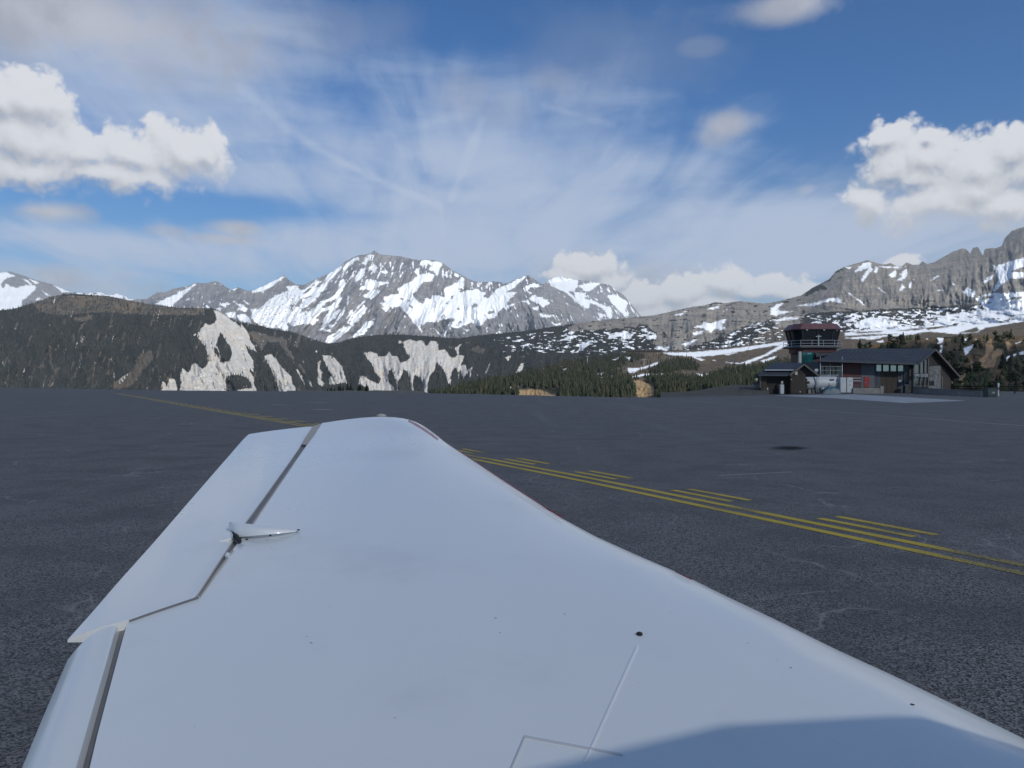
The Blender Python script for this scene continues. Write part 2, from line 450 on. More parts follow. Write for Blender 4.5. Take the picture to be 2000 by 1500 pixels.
SNOW_MASSIF = C1([
 [(0,600),(140,580),(200,640),(260,640),(420,510),(500,520),(430,610),(560,580),(600,560),(560,640),(470,730),(380,830),(330,890),(220,930),(210,980),(320,960),(420,900),(500,820),(560,790),(640,760),(700,720),(760,620),(770,520),(830,480),(870,560),(800,680),(780,760),(820,760),(740,900),(690,960),(650,1040),(620,1100),(580,1160),(700,1160),(720,1190),(640,1260),(560,1240),(470,1240),(530,1160),(500,1080),(440,1100),(420,1140),(380,1160),(330,1140),(240,1150),(80,1180),(0,1100)],
 [(600,420),(700,350),(840,270),(800,320),(740,400),(640,500),(560,600),(500,650),(420,700),(480,620),(560,520)],
 [(1200,330),(1280,260),(1330,330),(1290,400),(1250,360),(1200,360)],
 [(1080,640),(1100,600),(1150,560),(1160,500),(1220,490),(1260,510),(1310,500),(1340,540),(1490,510),(1490,550),(1380,580),(1340,600),(1310,620),(1220,650),(1120,645)],
 [(1110,740),(1180,690),(1230,640),(1340,640),(1350,690),(1310,740),(1240,780),(1150,760)],
 [(1040,960),(1130,870),(1180,920),(1120,1010),(1060,1090),(960,1160),(910,1150),(960,1060),(1000,990)],
 [(1150,790),(1160,810),(1060,910),(960,1050),(900,1140),(870,1140),(950,1010),(1050,880)],
 [(560,1400),(620,1320),(700,1280),(760,1240),(860,1180),(950,1180),(940,1210),(850,1280),(760,1350),(700,1400),(610,1440)],
 [(900,1370),(990,1300),(1090,1210),(1160,1110),(1210,1110),(1280,1090),(1270,1150),(1190,1210),(1150,1290),(1080,1310),(960,1350)],
 [(640,1040),(760,920),(800,940),(720,1040),(620,1140),(590,1130)], [(850,900),(860,960),(780,1060),(720,1140),(700,1130),(800,960)], [(940,940),(980,930),(930,1020),(880,1060)],
 [(1000,480),(1040,400),(1100,340),(1160,320),(1130,440),(1060,500),(1010,530)], [(880,260),(1000,170),(1060,170),(960,260),(860,360),(820,460),(800,470),(830,330)],
 [(1110,260),(1180,150),(1240,110),(1200,200),(1160,280)],
 [(890,720),(910,720),(900,860),(885,860)], [(1380,280),(1430,290),(1410,330)], [(1390,380),(1470,360),(1480,400),(1410,410)],
 [(1410,760),(1480,730),(1640,700),(1620,620),(1680,600),(1740,560),(1820,520),(1920,440),(1950,430),(1950,600),(1900,660),(1850,700),(1860,750),(1950,830),(1950,1200),(1880,1150),(1830,1080),(1780,1030),(1730,970),(1660,880),(1590,900),(1520,900),(1450,970),(1380,900),(1440,900),(1360,840),(1460,830),(1420,790)],
]) + C2([
 [(0,520),(60,500),(150,440),(250,390),(290,330),(400,310),(490,340),(490,370),(420,430),(330,440),(280,500),(230,560),(170,590),(190,640),(250,710),(340,740),(360,680),(340,660),(430,670),(470,620),(540,620),(620,650),(630,600),(620,530),(700,490),(760,460),(820,420),(870,370),(910,380),(900,450),(890,520),(830,530),(850,570),(950,550),(1100,530),(1130,580),(1220,570),(1180,640),(1240,660),(1310,600),(1340,550),(1400,510),(1460,480),(1560,450),(1640,400),(1760,345),(1780,350),(1730,400),(1640,470),(1560,540),(1500,570),(1620,590),(1560,650),(1500,730),(1480,770),(1640,720),(1600,760),(1440,800),(1380,870),(1330,940),(1220,950),(1130,1050),(1060,1030),(1000,1000),(900,1040),(820,1080),(750,1070),(650,1070),(690,1020),(760,980),(780,950),(700,940),(600,960),(530,990),(380,990),(330,1030),(290,1010),(290,1080),(330,1120),(310,1150),(270,1080),(200,1000),(140,920),(80,850),(0,750)],
 [(300,150),(400,125),(450,150),(540,145),(600,170),(560,260),(530,370),(480,280),(430,270),(400,260),(440,200),(390,180),(330,220),(300,200)],
 [(200,290),(280,230),(270,330),(230,310)],
 [(1000,510),(1010,440),(1025,440),(1020,520)], [(1080,500),(1110,450),(1130,455),(1110,520)], [(1200,500),(1240,440),(1260,450),(1230,520)],
 [(1760,500),(1830,465),(1900,450),(1990,490),(1930,510),(1850,510),(1790,540),(1850,600),(1820,600),(1760,540)],
 [(1700,700),(1790,690),(1820,740),(1730,715)], [(1820,660),(1900,690),(1960,660),(2000,640),(2000,780),(1960,740),(1880,700)], [(1860,790),(1940,790),(1920,830),(1870,820)],
 [(1960,880),(2000,870),(2000,910)], [(1370,1140),(1390,1060),(1410,1150)], [(900,1085),(980,1110),(940,1130)], [(590,1170),(640,1120),(720,1040),(650,1150),(640,1200)], [(480,1080),(560,1150),(640,1210),(600,1200),(520,1140)],
 [(640,330),(670,270),(680,290),(660,390)], [(700,350),(720,260),(740,300),(720,380)], [(760,340),(790,310),(840,345),(800,365)], [(590,360),(600,270),(615,300),(612,370)]]) + C3([
 [(100,730),(160,680),(260,720),(340,760),(380,800),(290,860),(230,800),(140,780)], [(0,770),(90,780),(90,820)], [(145,860),(240,870),(200,910)], [(240,950),(330,970),(450,960),(440,990),(350,1000),(260,980)],
 [(410,1060),(470,1100),(560,1070),(500,1120),(440,1110)], [(630,1020),(660,1040),(640,1060)], [(670,1020),(690,1010),(680,1060)], [(610,790),(650,840),(640,845)], [(580,700),(610,720),(600,725)]]) + C4([
 [(175,375),(300,310),(450,250),(560,190),(720,100),(740,110),(620,210),(520,300),(430,380),(400,430),(350,430),(250,400)], [(560,350),(640,295),(630,320)], [(1060,400),(1120,360),(1210,380),(1120,420)],
 [(880,410),(940,440),(890,440)], [(980,440),(1110,440),(1060,470)], [(1130,510),(1280,490),(1290,580),(1200,580)], [(1260,345),(1330,390),(1400,390),(1450,450),(1420,500),(1300,460),(1350,440)], [(1300,530),(1420,520),(1500,600),(1500,650),(1330,610)],
 [(1490,450),(1600,460),(1750,330),(1850,270),(1960,220),(2020,180),(2020,790),(1870,710),(1740,730),(1620,680),(1530,610),(1500,580),(1520,520)], [(1500,210),(1940,0),(1960,10),(1800,130),(1680,200),(1560,225)],
 [(1400,340),(1480,385),(1460,390)], [(1240,190),(1300,160),(1270,190)]])
ROCK_MASSIF = C1([
 [(60,870),(130,860),(200,780),(230,760),(230,800),(190,880),(110,900),(80,950),(60,940)],
 [(330,860),(450,760),(560,660),(640,560),(700,480),(790,370),(810,380),(780,470),(740,560),(720,640),(690,700),(600,740),(500,780),(440,830),(360,900),(320,910)],
 [(510,900),(590,830),(720,780),(700,830),(620,890),(540,910)], [(430,1060),(520,960),(640,940),(560,1040),(520,1130),(450,1080)], [(240,700),(330,620),(420,560),(350,650),(270,700)], [(250,760),(350,735),(360,750),(260,775)],
 [(540,1210),(600,1170),(650,1210),(600,1240)]]) + C2([
 [(780,820),(830,785),(840,820),(800,830)], [(1005,830),(1010,770),(1050,715),(1090,740),(1085,790),(1050,790)], [(1230,860),(1300,835),(1310,860),(1240,885)], [(640,740),(690,700),(680,740)], [(720,640),(755,630),(750,670),(715,675)],
 [(100,680),(160,680),(150,710),(110,710)], [(140,760),(200,760),(190,830),(170,800)], [(0,650),(60,670),(40,690)], [(800,1010),(860,980),(870,1000),(800,1050)]]) + C4([[(1420,470),(1490,470),(1520,540),(1470,550),(1420,520)]])
SNOW_CLOUDPEAK = C3([
 [(370,480),(480,430),(600,450),(780,470),(780,560),(720,640),(600,620),(500,600),(400,560)], [(400,520),(600,600),(730,720),(850,840),(840,870),(720,770),(600,680),(480,640)],
 [(720,640),(880,660),(870,740),(1000,770),(1130,830),(1240,860),(1250,1000),(1210,1030),(1150,900),(1050,830),(950,800),(920,880),(860,860),(740,730)],
 [(1180,690),(1280,680),(1440,760),(1460,820),(1440,900),(1490,980),(1430,980),(1340,900),(1270,830),(1220,760)], [(780,560),(950,520),(1100,520),(940,640),(890,640)], [(1050,940),(1140,960),(1120,1010),(1080,990)]])
SNOW_LEFTPEAK = C11([
 [(-900,420),(-500,230),(-200,150),(0,130),(60,125),(170,170),(120,180),(60,200),(20,240),(100,270),(180,300),(300,270),(400,270),(410,310),(330,380),(250,450),(240,520),(100,560),(0,560),(-900,600)],
 [(250,200),(310,220),(370,270),(340,260)], [(320,200),(450,240),(400,260)], [(470,330),(560,390),(520,385)], [(600,270),(730,320),(830,350),(700,350)], [(420,400),(480,430),(400,450)]])
ROCK_LEFTPEAK = C11([[(10,250),(80,230),(40,300),(20,290)], [(60,200),(160,180),(230,220),(220,290),(130,260),(100,240)], [(-300,330),(-150,260),(-120,330),(-220,380)]])

SCREE = C5([
 [(680,90),(760,90),(830,150),(890,200),(950,240),(1000,290),(1010,250),(1050,300),(1100,370),(1110,430),(1160,500),(1185,580),(1100,540),(1060,500),(1090,580),(1150,670),(1155,810),(1110,790),(1150,860),(1155,950),(1190,1000),(1190,1090),(940,1090),(960,1000),(1120,985),(1110,920),(1020,850),(930,840),(860,850),(830,880),(830,960),(850,1090),(300,1090),(300,850),(330,740),(370,790),(400,810),(450,690),(500,710),(560,760),(600,740),(620,680),(610,580),(570,480),(540,440),(500,410),(500,350),(540,310),(590,240),(640,260),(690,240),(720,200),(710,150)],
 [(80,1090),(85,930),(110,900),(150,960),(180,880),(240,880),(280,1000),(280,1090)], [(450,380),(490,350),(495,375),(460,395)],
 [(1260,620),(1350,590),(1400,640),(1450,710),(1500,780),(1560,830),(1590,860),(1600,930),(1640,1000),(1640,1090),(1450,1060),(1400,900),(1340,760),(1290,670)],
 [(1630,770),(1660,770),(1730,900),(1740,970),(1690,880)], [(1700,640),(1730,690),(1715,710)], [(1770,900),(1800,900),(1830,980),(1790,960)], [(1850,560),(1880,550),(1890,590),(1860,580)]]) + C6([
 [(40,310),(150,320),(220,360),(280,440),(310,520),(350,650),(300,640),(240,650),(130,660),(130,590),(150,540),(110,460),(70,380)], [(0,400),(40,360),(30,460),(60,520),(40,600),(90,640),(70,690),(0,650)],
 [(530,290),(600,270),(680,290),(700,330),(790,320),(820,260),(860,320),(910,320),(960,400),(1020,380),(1060,340),(1010,280),(990,220),(980,160),(1050,130),(1140,150),(1210,140),(1250,220),(1290,150),(1380,150),(1400,250),(1470,250),(1520,320),(1560,340),(1610,310),(1570,240),(1620,200),(1660,180),(1630,250),(1630,310),(1700,320),(1650,430),(1700,420),(1720,480),(1780,450),(1770,540),(1750,590),(1740,500),(1680,600),(1640,500),(1620,600),(1600,650),(1615,560),(1590,450),(1540,530),(1530,660),(1490,640),(1470,530),(1430,460),(1370,400),(1350,490),(1290,560),(1270,650),(1260,900),(1230,900),(1210,650),(1170,570),(1120,550),(1100,620),(1130,900),(1110,900),(1060,590),(1030,510),(990,490),(950,600),(920,620),(950,900),(920,900),(900,640),(850,480),(820,500),(810,610),(880,680),(920,900),(620,900),(560,690),(470,650),(480,560),(530,545),(600,600),(700,640),(720,590),(660,510),(610,400),(570,370)],
 [(1900,560),(1960,430),(2000,360),(2000,400),(1930,550)], [(1830,540),(1850,525),(1865,550),(1840,565)], [(920,150),(960,140),(970,180),(930,185)]]) + C8([[(655,225),(720,130),(745,130),(735,190),(690,225)], [(560,80),(640,60),(600,120)]]) + crop(0, 510, 5.77, [
 [(1270,1250),(1290,1250),(1295,1350),(1280,1350)], [(1340,1330),(1440,1260),(1450,1280),(1350,1390)], [(1310,1300),(1330,1310),(1320,1330)], [(1640,1440),(1655,1410),(1670,1450)]])
SCREE_WOOD = C5([[(770,360),(740,430),(725,490),(760,560),(770,700),(800,680),(860,680),(900,600),(870,500),(820,430)], [(690,530),(720,530),(750,600),(745,640),(700,570)]])
TAN = C5([[(1100,340),(1200,350),(1300,380),(1400,410),(1480,400),(1530,440),(1530,520),(1590,580),(1610,680),(1560,630),(1480,520),(1440,460),(1300,450),(1240,560),(1180,490),(1130,400)], [(1670,700),(1750,800),(1740,820),(1660,740)], [(1630,460),(1660,490),(1670,520),(1640,500)]]) + C6([
 [(1740,250),(1840,210),(1920,250),(1900,300),(1820,280)], [(1500,210),(1560,220),(1540,240)]]) + C11([
 [(360,480),(480,400),(700,390),(900,400),(1200,390),(1450,420),(1731,470),(1900,500),(2100,510),(2300,540),(2300,600),(1800,600),(1400,590),(1200,570),(900,590),(640,610),(450,560)],
 [(550,960),(580,960),(575,1100),(600,1190),(600,1250),(640,1190),(670,1210),(600,1320),(560,1420),(540,1420),(560,1320),(600,1260),(560,1150)], [(880,1180),(910,1050),(930,1060),(890,1200),(830,1320),(760,1440),(740,1430),(810,1310)],
 [(1035,1440),(1040,1270),(1065,1130),(1075,1150),(1060,1300),(1050,1440)], [(1210,1290),(1220,1100),(1240,1100),(1225,1290)], [(320,1420),(380,1210),(400,1180),(340,1420)], [(430,1200),(480,1150),(520,1180),(480,1220)], [(55,1410),(110,1110),(120,1130),(75,1410)],
 [(1260,1440),(1270,1360),(1340,1340),(1480,1240),(1560,1080),(1700,1000),(1731,1100),(1600,1250),(1500,1400),(1400,1440)], [(500,560),(550,630),(540,650)], [(910,740),(950,700),(940,730),(880,790)], [(830,640),(1030,620),(1010,670),(850,680)]])
CLIFF = C7([[(0,335),(200,290),(460,240),(660,225),(960,170),(1290,100),(1540,90),(1700,110),(1990,60),(2060,40),(2060,265),(1900,255),(1750,285),(1640,305),(1560,330),(1440,400),(1300,440),(1200,480),(1000,545),(850,545),(780,510),(760,460),(790,390),(720,335),(640,325),(560,370),(480,350),(300,370),(190,375),(80,385)]])
SNOW_MID = C7([[(780,520),(820,500),(850,520),(900,510),(880,545),(800,545)], [(1120,345),(1160,330),(1200,300),(1260,312),(1300,290),(1380,272),(1372,300),(1340,330),(1385,345),(1330,372),(1290,360),(1250,392),(1225,375),(1180,352)], [(660,370),(700,355),(740,380),(700,390)], [(700,420),(790,400),(790,450),(720,450)], [(1230,190),(1330,155),(1330,175),(1260,195)], [(1360,210),(1410,170),(1400,190)],
 [(1000,490),(1140,440),(1130,460),(1050,500)], [(1100,390),(1200,370),(1170,400),(1110,410)], [(950,240),(1060,200),(1000,240)], [(1760,190),(1860,135),(1840,170),(1790,195)], [(1760,240),(1780,210),(1830,195),(1870,210),(1950,210),(1860,230),(1800,240)], [(1770,280),(1900,260),(2000,262),(1990,275),(1850,285)], [(1600,330),(1700,295),(1660,330)],
 [(0,445),(60,420),(140,410),(130,425),(50,445)], [(370,440),(420,400),(560,370),(550,400),(450,430)], [(110,560),(160,480),(250,450),(230,480),(160,540)], [(1380,480),(1400,450),(1430,460),(1420,490)], [(1440,500),(1470,480),(1530,460),(1520,490)], [(1900,420),(1960,380),(2000,380),(2000,440),(1930,450)], [(480,450),(520,405),(600,400),(570,440)]]) + C9([
 [(680,440),(740,380),(800,365),(810,400),(760,425),(700,445)], [(800,390),(820,420),(740,520),(720,515),(760,450)], [(840,400),(865,410),(850,455),(830,450)], [(880,400),(1040,405),(1040,415),(900,410)], [(940,470),(1000,430),(1000,480),(970,490)],
 [(1030,460),(1080,420),(1090,470),(1050,510),(1000,520),(1040,480)], [(1020,590),(1050,540),(1070,560),(1040,600)], [(1100,560),(1120,520),(1115,570)], [(1270,510),(1320,470),(1340,480)], [(1310,570),(1370,590),(1330,590)], [(1430,520),(1460,545),(1450,555)], [(1520,600),(1560,565),(1620,600),(1615,645),(1570,640)],
 [(1750,380),(1780,400),(1870,370),(2000,330),(2300,280),(2300,360),(2000,400),(1900,440),(2000,450),(2000,490),(1880,500),(1820,550),(1770,600),(1760,590),(1800,500),(1780,440)], [(1660,530),(1720,490),(1770,460),(1760,490),(1700,530)],
 [(1290,830),(1400,780),(1560,760),(1700,740),(1620,650),(1700,620),(1800,610),(2000,600),(2300,580),(2300,780),(2000,780),(1850,800),(1700,810),(1540,850),(1310,865)],
 [(600,920),(800,890),(1100,870),(1300,865),(1500,850),(2000,780),(2300,750),(2300,800),(2000,830),(1700,880),(1640,915),(1480,930),(1250,910),(1100,930),(800,930),(600,945)],
 [(680,840),(800,800),(1000,830),(1050,870),(900,880),(680,880)], [(20,730),(110,680),(120,690),(60,750),(180,755),(110,770),(20,780)], [(230,705),(350,690),(480,650),(540,640),(600,690),(480,670),(360,710)], [(620,600),(760,700),(740,700)], [(860,560),(920,610),(900,610)], [(610,410),(650,405),(640,435)]])
HOLE_MID = C9([[(1410,820),(1480,795),(1510,800),(1430,830)], [(1530,800),(1640,780),(1700,790),(1560,810)], [(1430,855),(1500,830),(1530,835),(1480,858)], [(1640,650),(1740,625),(1760,640),(1690,665)], [(1700,690),(1740,680),(1750,690)], [(1860,670),(1920,640),(1990,640),(1960,660)], [(1830,770),(1960,775),(1900,790)],
 [(1000,905),(1150,885),(1300,880),(1150,900)], [(1490,920),(1640,870),(1640,915)], [(1640,905),(1880,850),(2000,845),(2000,870),(1800,895)], [(1230,880),(1500,850),(1480,862),(1250,900)], [(1700,845),(1900,810),(2000,800),(2000,806),(1800,845)], [(660,915),(900,905),(880,915),(700,925)]])
SNOW_PISTE = C7([[(850,560),(1100,555),(1400,530),(1700,490),(2000,445),(2100,430),(2100,465),(2000,480),(1800,500),(1500,550),(1280,585),(1200,590),(1130,600),(1200,620),(1180,630),(1080,590),(900,580)], [(2000,480),(1900,500),(1700,600),(1550,660),(1430,650),(1380,640),(1500,650),(1700,580),(1850,490)],
 [(1680,630),(1820,580),(1800,610),(1700,640)], [(550,690),(640,690),(720,670),(810,640),(800,660),(680,700),(570,730),(550,715)], [(220,750),(350,730),(350,745),(240,765)], [(370,765),(450,755),(460,765),(380,775)], [(560,770),(680,740),(760,745),(650,765)], [(1130,740),(1240,740),(1190,765)], [(1270,625),(1300,625),(1290,632)], [(1540,850),(1615,832),(1615,856)], [(300,775),(340,765),(330,790)],
 [(530,600),(570,600),(560,620)], [(780,745),(850,740),(840,752)], [(0,700),(30,695),(10,715)], [(1300,540),(1600,515),(1500,535)], [(1340,570),(1480,560),(1400,580)], [(420,620),(470,600),(460,620)], [(1920,520),(2000,510),(1980,525)]]) + C8([[(520,355),(640,340),(700,335),(640,350),(530,370)]]) + C9([
 [(760,970),(820,955),(880,960),(800,975)], [(850,990),(900,975),(900,1000)], [(600,960),(900,940),(1100,925),(1200,925),(1000,945),(700,970)]])
CLIFF_NEAR = C7([[(580,800),(640,790),(700,810),(770,870),(780,910),(740,935),(640,940),(590,850)]]) + C8([[(690,375),(800,365),(900,375),(960,400),(1000,425),(1000,460),(690,460)], [(600,360),(660,350),(670,400),(620,400)], [(1000,415),(1070,420),(1000,430)]])
GRASS_NEAR = C7([[(1120,610),(1420,640),(1430,690),(1250,710),(1130,680)], [(880,750),(1130,730),(1200,720),(1420,700),(1250,740),(900,775)]])
WOOD_NEAR = C7([[(-1400,960),(-1100,930),(0,590),(200,560),(540,540),(680,560),(700,620),(560,640),(520,680),(420,700),(480,760),(580,790),(600,960)], [(850,620),(1000,590),(1100,610),(1170,700),(1000,720),(880,740),(700,740),(720,680)],
 [(700,780),(900,770),(1150,780),(1240,750),(1400,680),(1600,660),(1850,610),(2000,600),(2200,620),(2200,900),(1540,860),(1200,900),(1050,960),(950,985),(780,985),(790,940),(770,870),(700,810)], [(1880,620),(1960,570),(2010,590),(2010,640)]])
CLIFF_RIGHT = C10([[(1080,250),(1120,190),(1170,230),(1180,330),(1220,370),(1200,450),(1300,400),(1420,450),(1400,510),(1280,560),(1250,640),(1240,740),(1180,780),(1060,790),(950,790),(900,700),(930,600),(1050,540),(1040,350)], [(520,850),(650,900),(700,960),(610,1140),(500,1140),(540,950)], [(370,1040),(480,1040),(490,1150),(360,1150)], [(760,650),(860,700),(820,900),(770,950)],
 [(1410,290),(1480,260),(1560,330),(1500,460),(1430,400)]])
SNOW_RIGHT = C10([[(100,200),(220,200),(220,280),(100,330),(150,260)], [(120,400),(200,320),(210,400),(180,500),(130,460)], [(610,320),(640,220),(700,190),(640,280)], [(620,400),(860,310),(780,400),(740,450),(680,530),(650,530),(630,450)], [(1440,580),(1650,490),(1660,520),(1560,590),(1450,650)], [(1700,490),(1800,460),(1790,520),(1720,530)], [(840,210),(890,230),(870,245)],
 [(1640,300),(1760,260),(1750,275),(1650,310)], [(-110,230),(-80,200),(-70,225)], [(-640,190),(-560,150),(-520,190),(-560,230)], [(2300,500),(2500,430),(2480,480),(2330,540)]])

# ------------------------------------------------------------------ terrain material
def terrain_mat(name, rock, rock2, scree, grass, floor, unit, snow=(.86, .88, .91), strata=.5, rockrot=0.0):
    """rock, scree, grass, wood floor and snow laid out by the mesh's 'cover' fields, broken up by noise; unit = metres of the finest detail"""
    m = bpy.data.materials.new(name)
    m.use_nodes = True
    t = m.node_tree; t.nodes.clear(); n = NT(t)
    b = n.node('ShaderNodeBsdfPrincipled'); o = n.node('ShaderNodeOutputMaterial')
    t.links.new(b.outputs[0], o.inputs[0])
    co = n.node('ShaderNodeTexCoord').outputs['Object']
    at = n.node('ShaderNodeAttribute', attribute_name='cover')
    s = n.node('ShaderNodeSeparateColor')
    t.links.new(at.outputs['Color'], s.inputs[0])
    fs, fc, fg = s.outputs[0], s.outputs[1], s.outputs[2]
    fw = at.outputs['Alpha']
    k = 1.0 / unit
    n1 = n.noise(co, k * .30, 6, .62)
    n2 = n.noise(co, k * .06, 5, .6)
    n3 = n.noise(n.map(co, scale=(1, 1, .22), rot=(0, rockrot, 0)), k * .42, 6, .66, .6)
    n4 = n.noise(n.map(co, scale=(.22, .22, 1.0), rot=(0, R(9), 0)), k * .16, 5, .6, .5)
    rk = n.mix(n.ss(n.m('ADD', n.m('MULTIPLY', n3, .6), n.m('MULTIPLY', n4, .4)), .34, .66), rock2, rock)
    rk = n.mix(n.ss(n2, .42, .66, 0, .55), rk, tuple(c * f for c, f in zip(rock, (1.12, 1.04, .93))))
    rk = n.mix(n.ss(n1, .50, .72, 0, strata), rk, tuple(c * .55 for c in rock2))
    sc = n.mix(n.ss(n3, .34, .58), tuple(c * .74 for c in scree), scree)
    sc = n.mix(n.ss(n2, .45, .7, 0, .6), sc, tuple(c * f for c, f in zip(scree, (1.0, .90, .80))))
    gr = n.mix(n.ss(n1, .35, .65), tuple(c * .55 for c in grass), grass)
    gr = n.mix(n.ss(n2, .42, .68, 0, .7), gr, tuple(c * f for c, f in zip(grass, (1.25, 1.02, .85))))
    wf = n.mix(n.ss(n1, .35, .65), tuple(c * .5 for c in floor), floor)
    def sel(f, amp):
        e = n.m('ADD', f, n.m('MULTIPLY', n.m('SUBTRACT', n1, .5), amp))
        return n.ss(e, .46, .54)
    c = n.mix(sel(fg, .22), rk, gr)
    c = n.mix(sel(fc, .20), c, sc)
    c = n.mix(sel(fw, .30), c, wf)
    sf = sel(n.m('ADD', fs, n.m('MULTIPLY', n.m('SUBTRACT', n3, .5), .22)), .22)
    c = n.mix(sf, c, n.mix(n.ss(n1, .3, .7), tuple(x * .95 for x in snow), snow))
    n.put(b.inputs['Base Color'], c)
    n.put(b.inputs['Roughness'], n.ss(sf, 0, 1, .95, .7))
    b.inputs['Specular IOR Level'].default_value = .2
    bn = n.node('ShaderNodeBump')
    bn.inputs['Distance'].default_value = unit * 1.6
    n.put(bn.inputs['Strength'], n.ss(sf, 0, 1, .9, .18))
    n.put(bn.inputs['Height'], n.m('ADD', n.m('MULTIPLY', n3, .9), n.m('MULTIPLY', n1, .7)))
    t.links.new(bn.outputs[0], b.inputs['Normal'])
    return m

def lerp(xs, pts):
    a = np.array(pts, float)
    return np.interp(xs, a[:, 0], a[:, 1])

class Slope:
    """one mountainside: rows of ground from the crest line down to the foot, plus the far side behind the crest"""
    def __init__(self, name, cols, crest, foot, dist, cover, mat, rows, label, back=10, crest_wob=0.8, wob_w=7.0, tpow=1.0):
        px = np.asarray(cols, float)
        cy = lerp(px, crest) + crest_wob * fbm(px / wob_w, px * 0 + 3.3, 4, .6, 11)
        fy = lerp(px, foot) if hasattr(foot, '__len__') else np.full(px.shape, float(foot))
        tt = np.linspace(0, 1, rows) ** tpow
        X = np.repeat(px[None, :], rows, 0)
        Y = cy[None, :] + (fy - cy)[None, :] * tt[:, None]
        ker = np.exp(-.5 * (np.arange(-160, 161) / 55.0) ** 2); ker /= ker.sum()
        ux = np.arange(px[0] - 200, px[-1] + 201, 1.0)
        cs = np.interp(px, ux, np.convolve(np.pad(np.interp(ux, px, cy), 160, 'edge'), ker, 'valid'))
        ts = np.clip((Y - cs[None, :]) / (fy - cs)[None, :], -.06, 1)
        D = dist(X, Y, cs[None, :], fy[None, :], ts)
        self.X, self.Y, self.D = X, Y, D
        self.pos = np.stack([(X - 1000) / F * D, D, EYE - (Y - HY) / F * D], -1)
        c = cover(X.ravel(), Y.ravel(), tt)
        self.cov = {k: v.reshape(X.shape) for k, v in c.items()}
        col = np.stack([np.clip(.5 + self.cov.get(k, np.full(X.shape, -14.0)) / 28.0, 0, 1) for k in ('snow', 'scree', 'grass', 'wood')], -1)
        # the far side falls away behind the crest
        top = self.pos[0]
        bk = []
        depth = np.maximum(D[-1].min() * 0 + (D[0] - D[-1]) * .5, 60.0)
        zf = self.pos[-1, :, 2]
        for i in range(back, 0, -1):
            f = i / back
            q = top.copy()
            q[:, 1] += depth * f
            q[:, 0] *= q[:, 1] / top[:, 1]
            q[:, 2] = top[:, 2] + (zf - top[:, 2]) * f ** 1.15
            bk.append(q)
        full = np.concatenate([np.array(bk), self.pos], 0)
        cfull = np.concatenate([np.repeat(col[:1], back, 0), col], 0)
        nr, nc = full.shape[:2]
        idx = np.arange(nr * nc).reshape(nr, nc)
        fc = np.stack([idx[:-1, :-1], idx[1:, :-1], idx[1:, 1:], idx[:-1, 1:]], -1).reshape(-1, 4)
        me = arr_mesh(name, full.reshape(-1, 3), fc, mat, smooth=True)
        ca = me.attributes.new('cover', 'FLOAT_COLOR', 'POINT')
        ca.data.foreach_set('color', cfull.reshape(-1, 4).astype(np.float32).ravel())
        self.o = tag(link(name, me), label, kind='structure')
    def at(self, r, c):
        """point of the surface at fractional row r, column c (arrays)"""
        r0 = np.clip(np.floor(r).astype(int), 0, self.pos.shape[0] - 2); c0 = np.clip(np.floor(c).astype(int), 0, self.pos.shape[1] - 2)
        fr, fc = (r - r0)[:, None], (c - c0)[:, None]
        p = self.pos
        return (p[r0, c0] * (1 - fr) * (1 - fc) + p[r0 + 1, c0] * fr * (1 - fc) + p[r0, c0 + 1] * (1 - fr) * fc + p[r0 + 1, c0 + 1] * fr * fc)
    def scatter(self, n, weight, rng):
        """n random surface points, likelier where weight (per grid point) times the seen area is larger"""
        w = weight.copy()
        w[-1] = 0; w[:, -1] = 0
        area = np.abs(np.gradient(self.X, axis=1) * np.gradient(self.Y, axis=0))
        w = (w * area).ravel()
        k = rng.choice(w.size, n, p=w / w.sum())
        r, c = np.divmod(k, self.X.shape[1])
        r = r + rng.rand(n); c = c + rng.rand(n)
        ri, ci = np.minimum(r.astype(int), self.X.shape[0] - 1), np.minimum(c.astype(int), self.X.shape[1] - 1)
        return self.at(r, c), self.X[ri, ci], self.Y[ri, ci]

# ---- far peaks
ROCK_FAR = terrain_mat('alpine_rock_and_snow', (.27, .265, .28), (.13, .13, .142), (.36, .35, .34), (.16, .13, .09), (.03, .035, .035), 26.0, strata=.35)
ROCK_MID = terrain_mat('limestone_wood_and_snow', (.29, .272, .250), (.145, .14, .135), (.62, .595, .56), (.130, .118, .102), (.040, .040, .036), 7.0, strata=.4)
ROCK_NEAR = terrain_mat('slope_grass_and_snow', (.45, .32, .18), (.24, .165, .09), (.52, .38, .22), (.128, .106, .080), (.042, .038, .027), 2.4, strata=.3)
ROCK_CLOSE = terrain_mat('slope_tan_grass_cliff', (.42, .28, .15), (.2, .14, .09), (.47, .33, .19), (.135, .100, .060), (.045, .042, .026), 1.0, strata=.3)

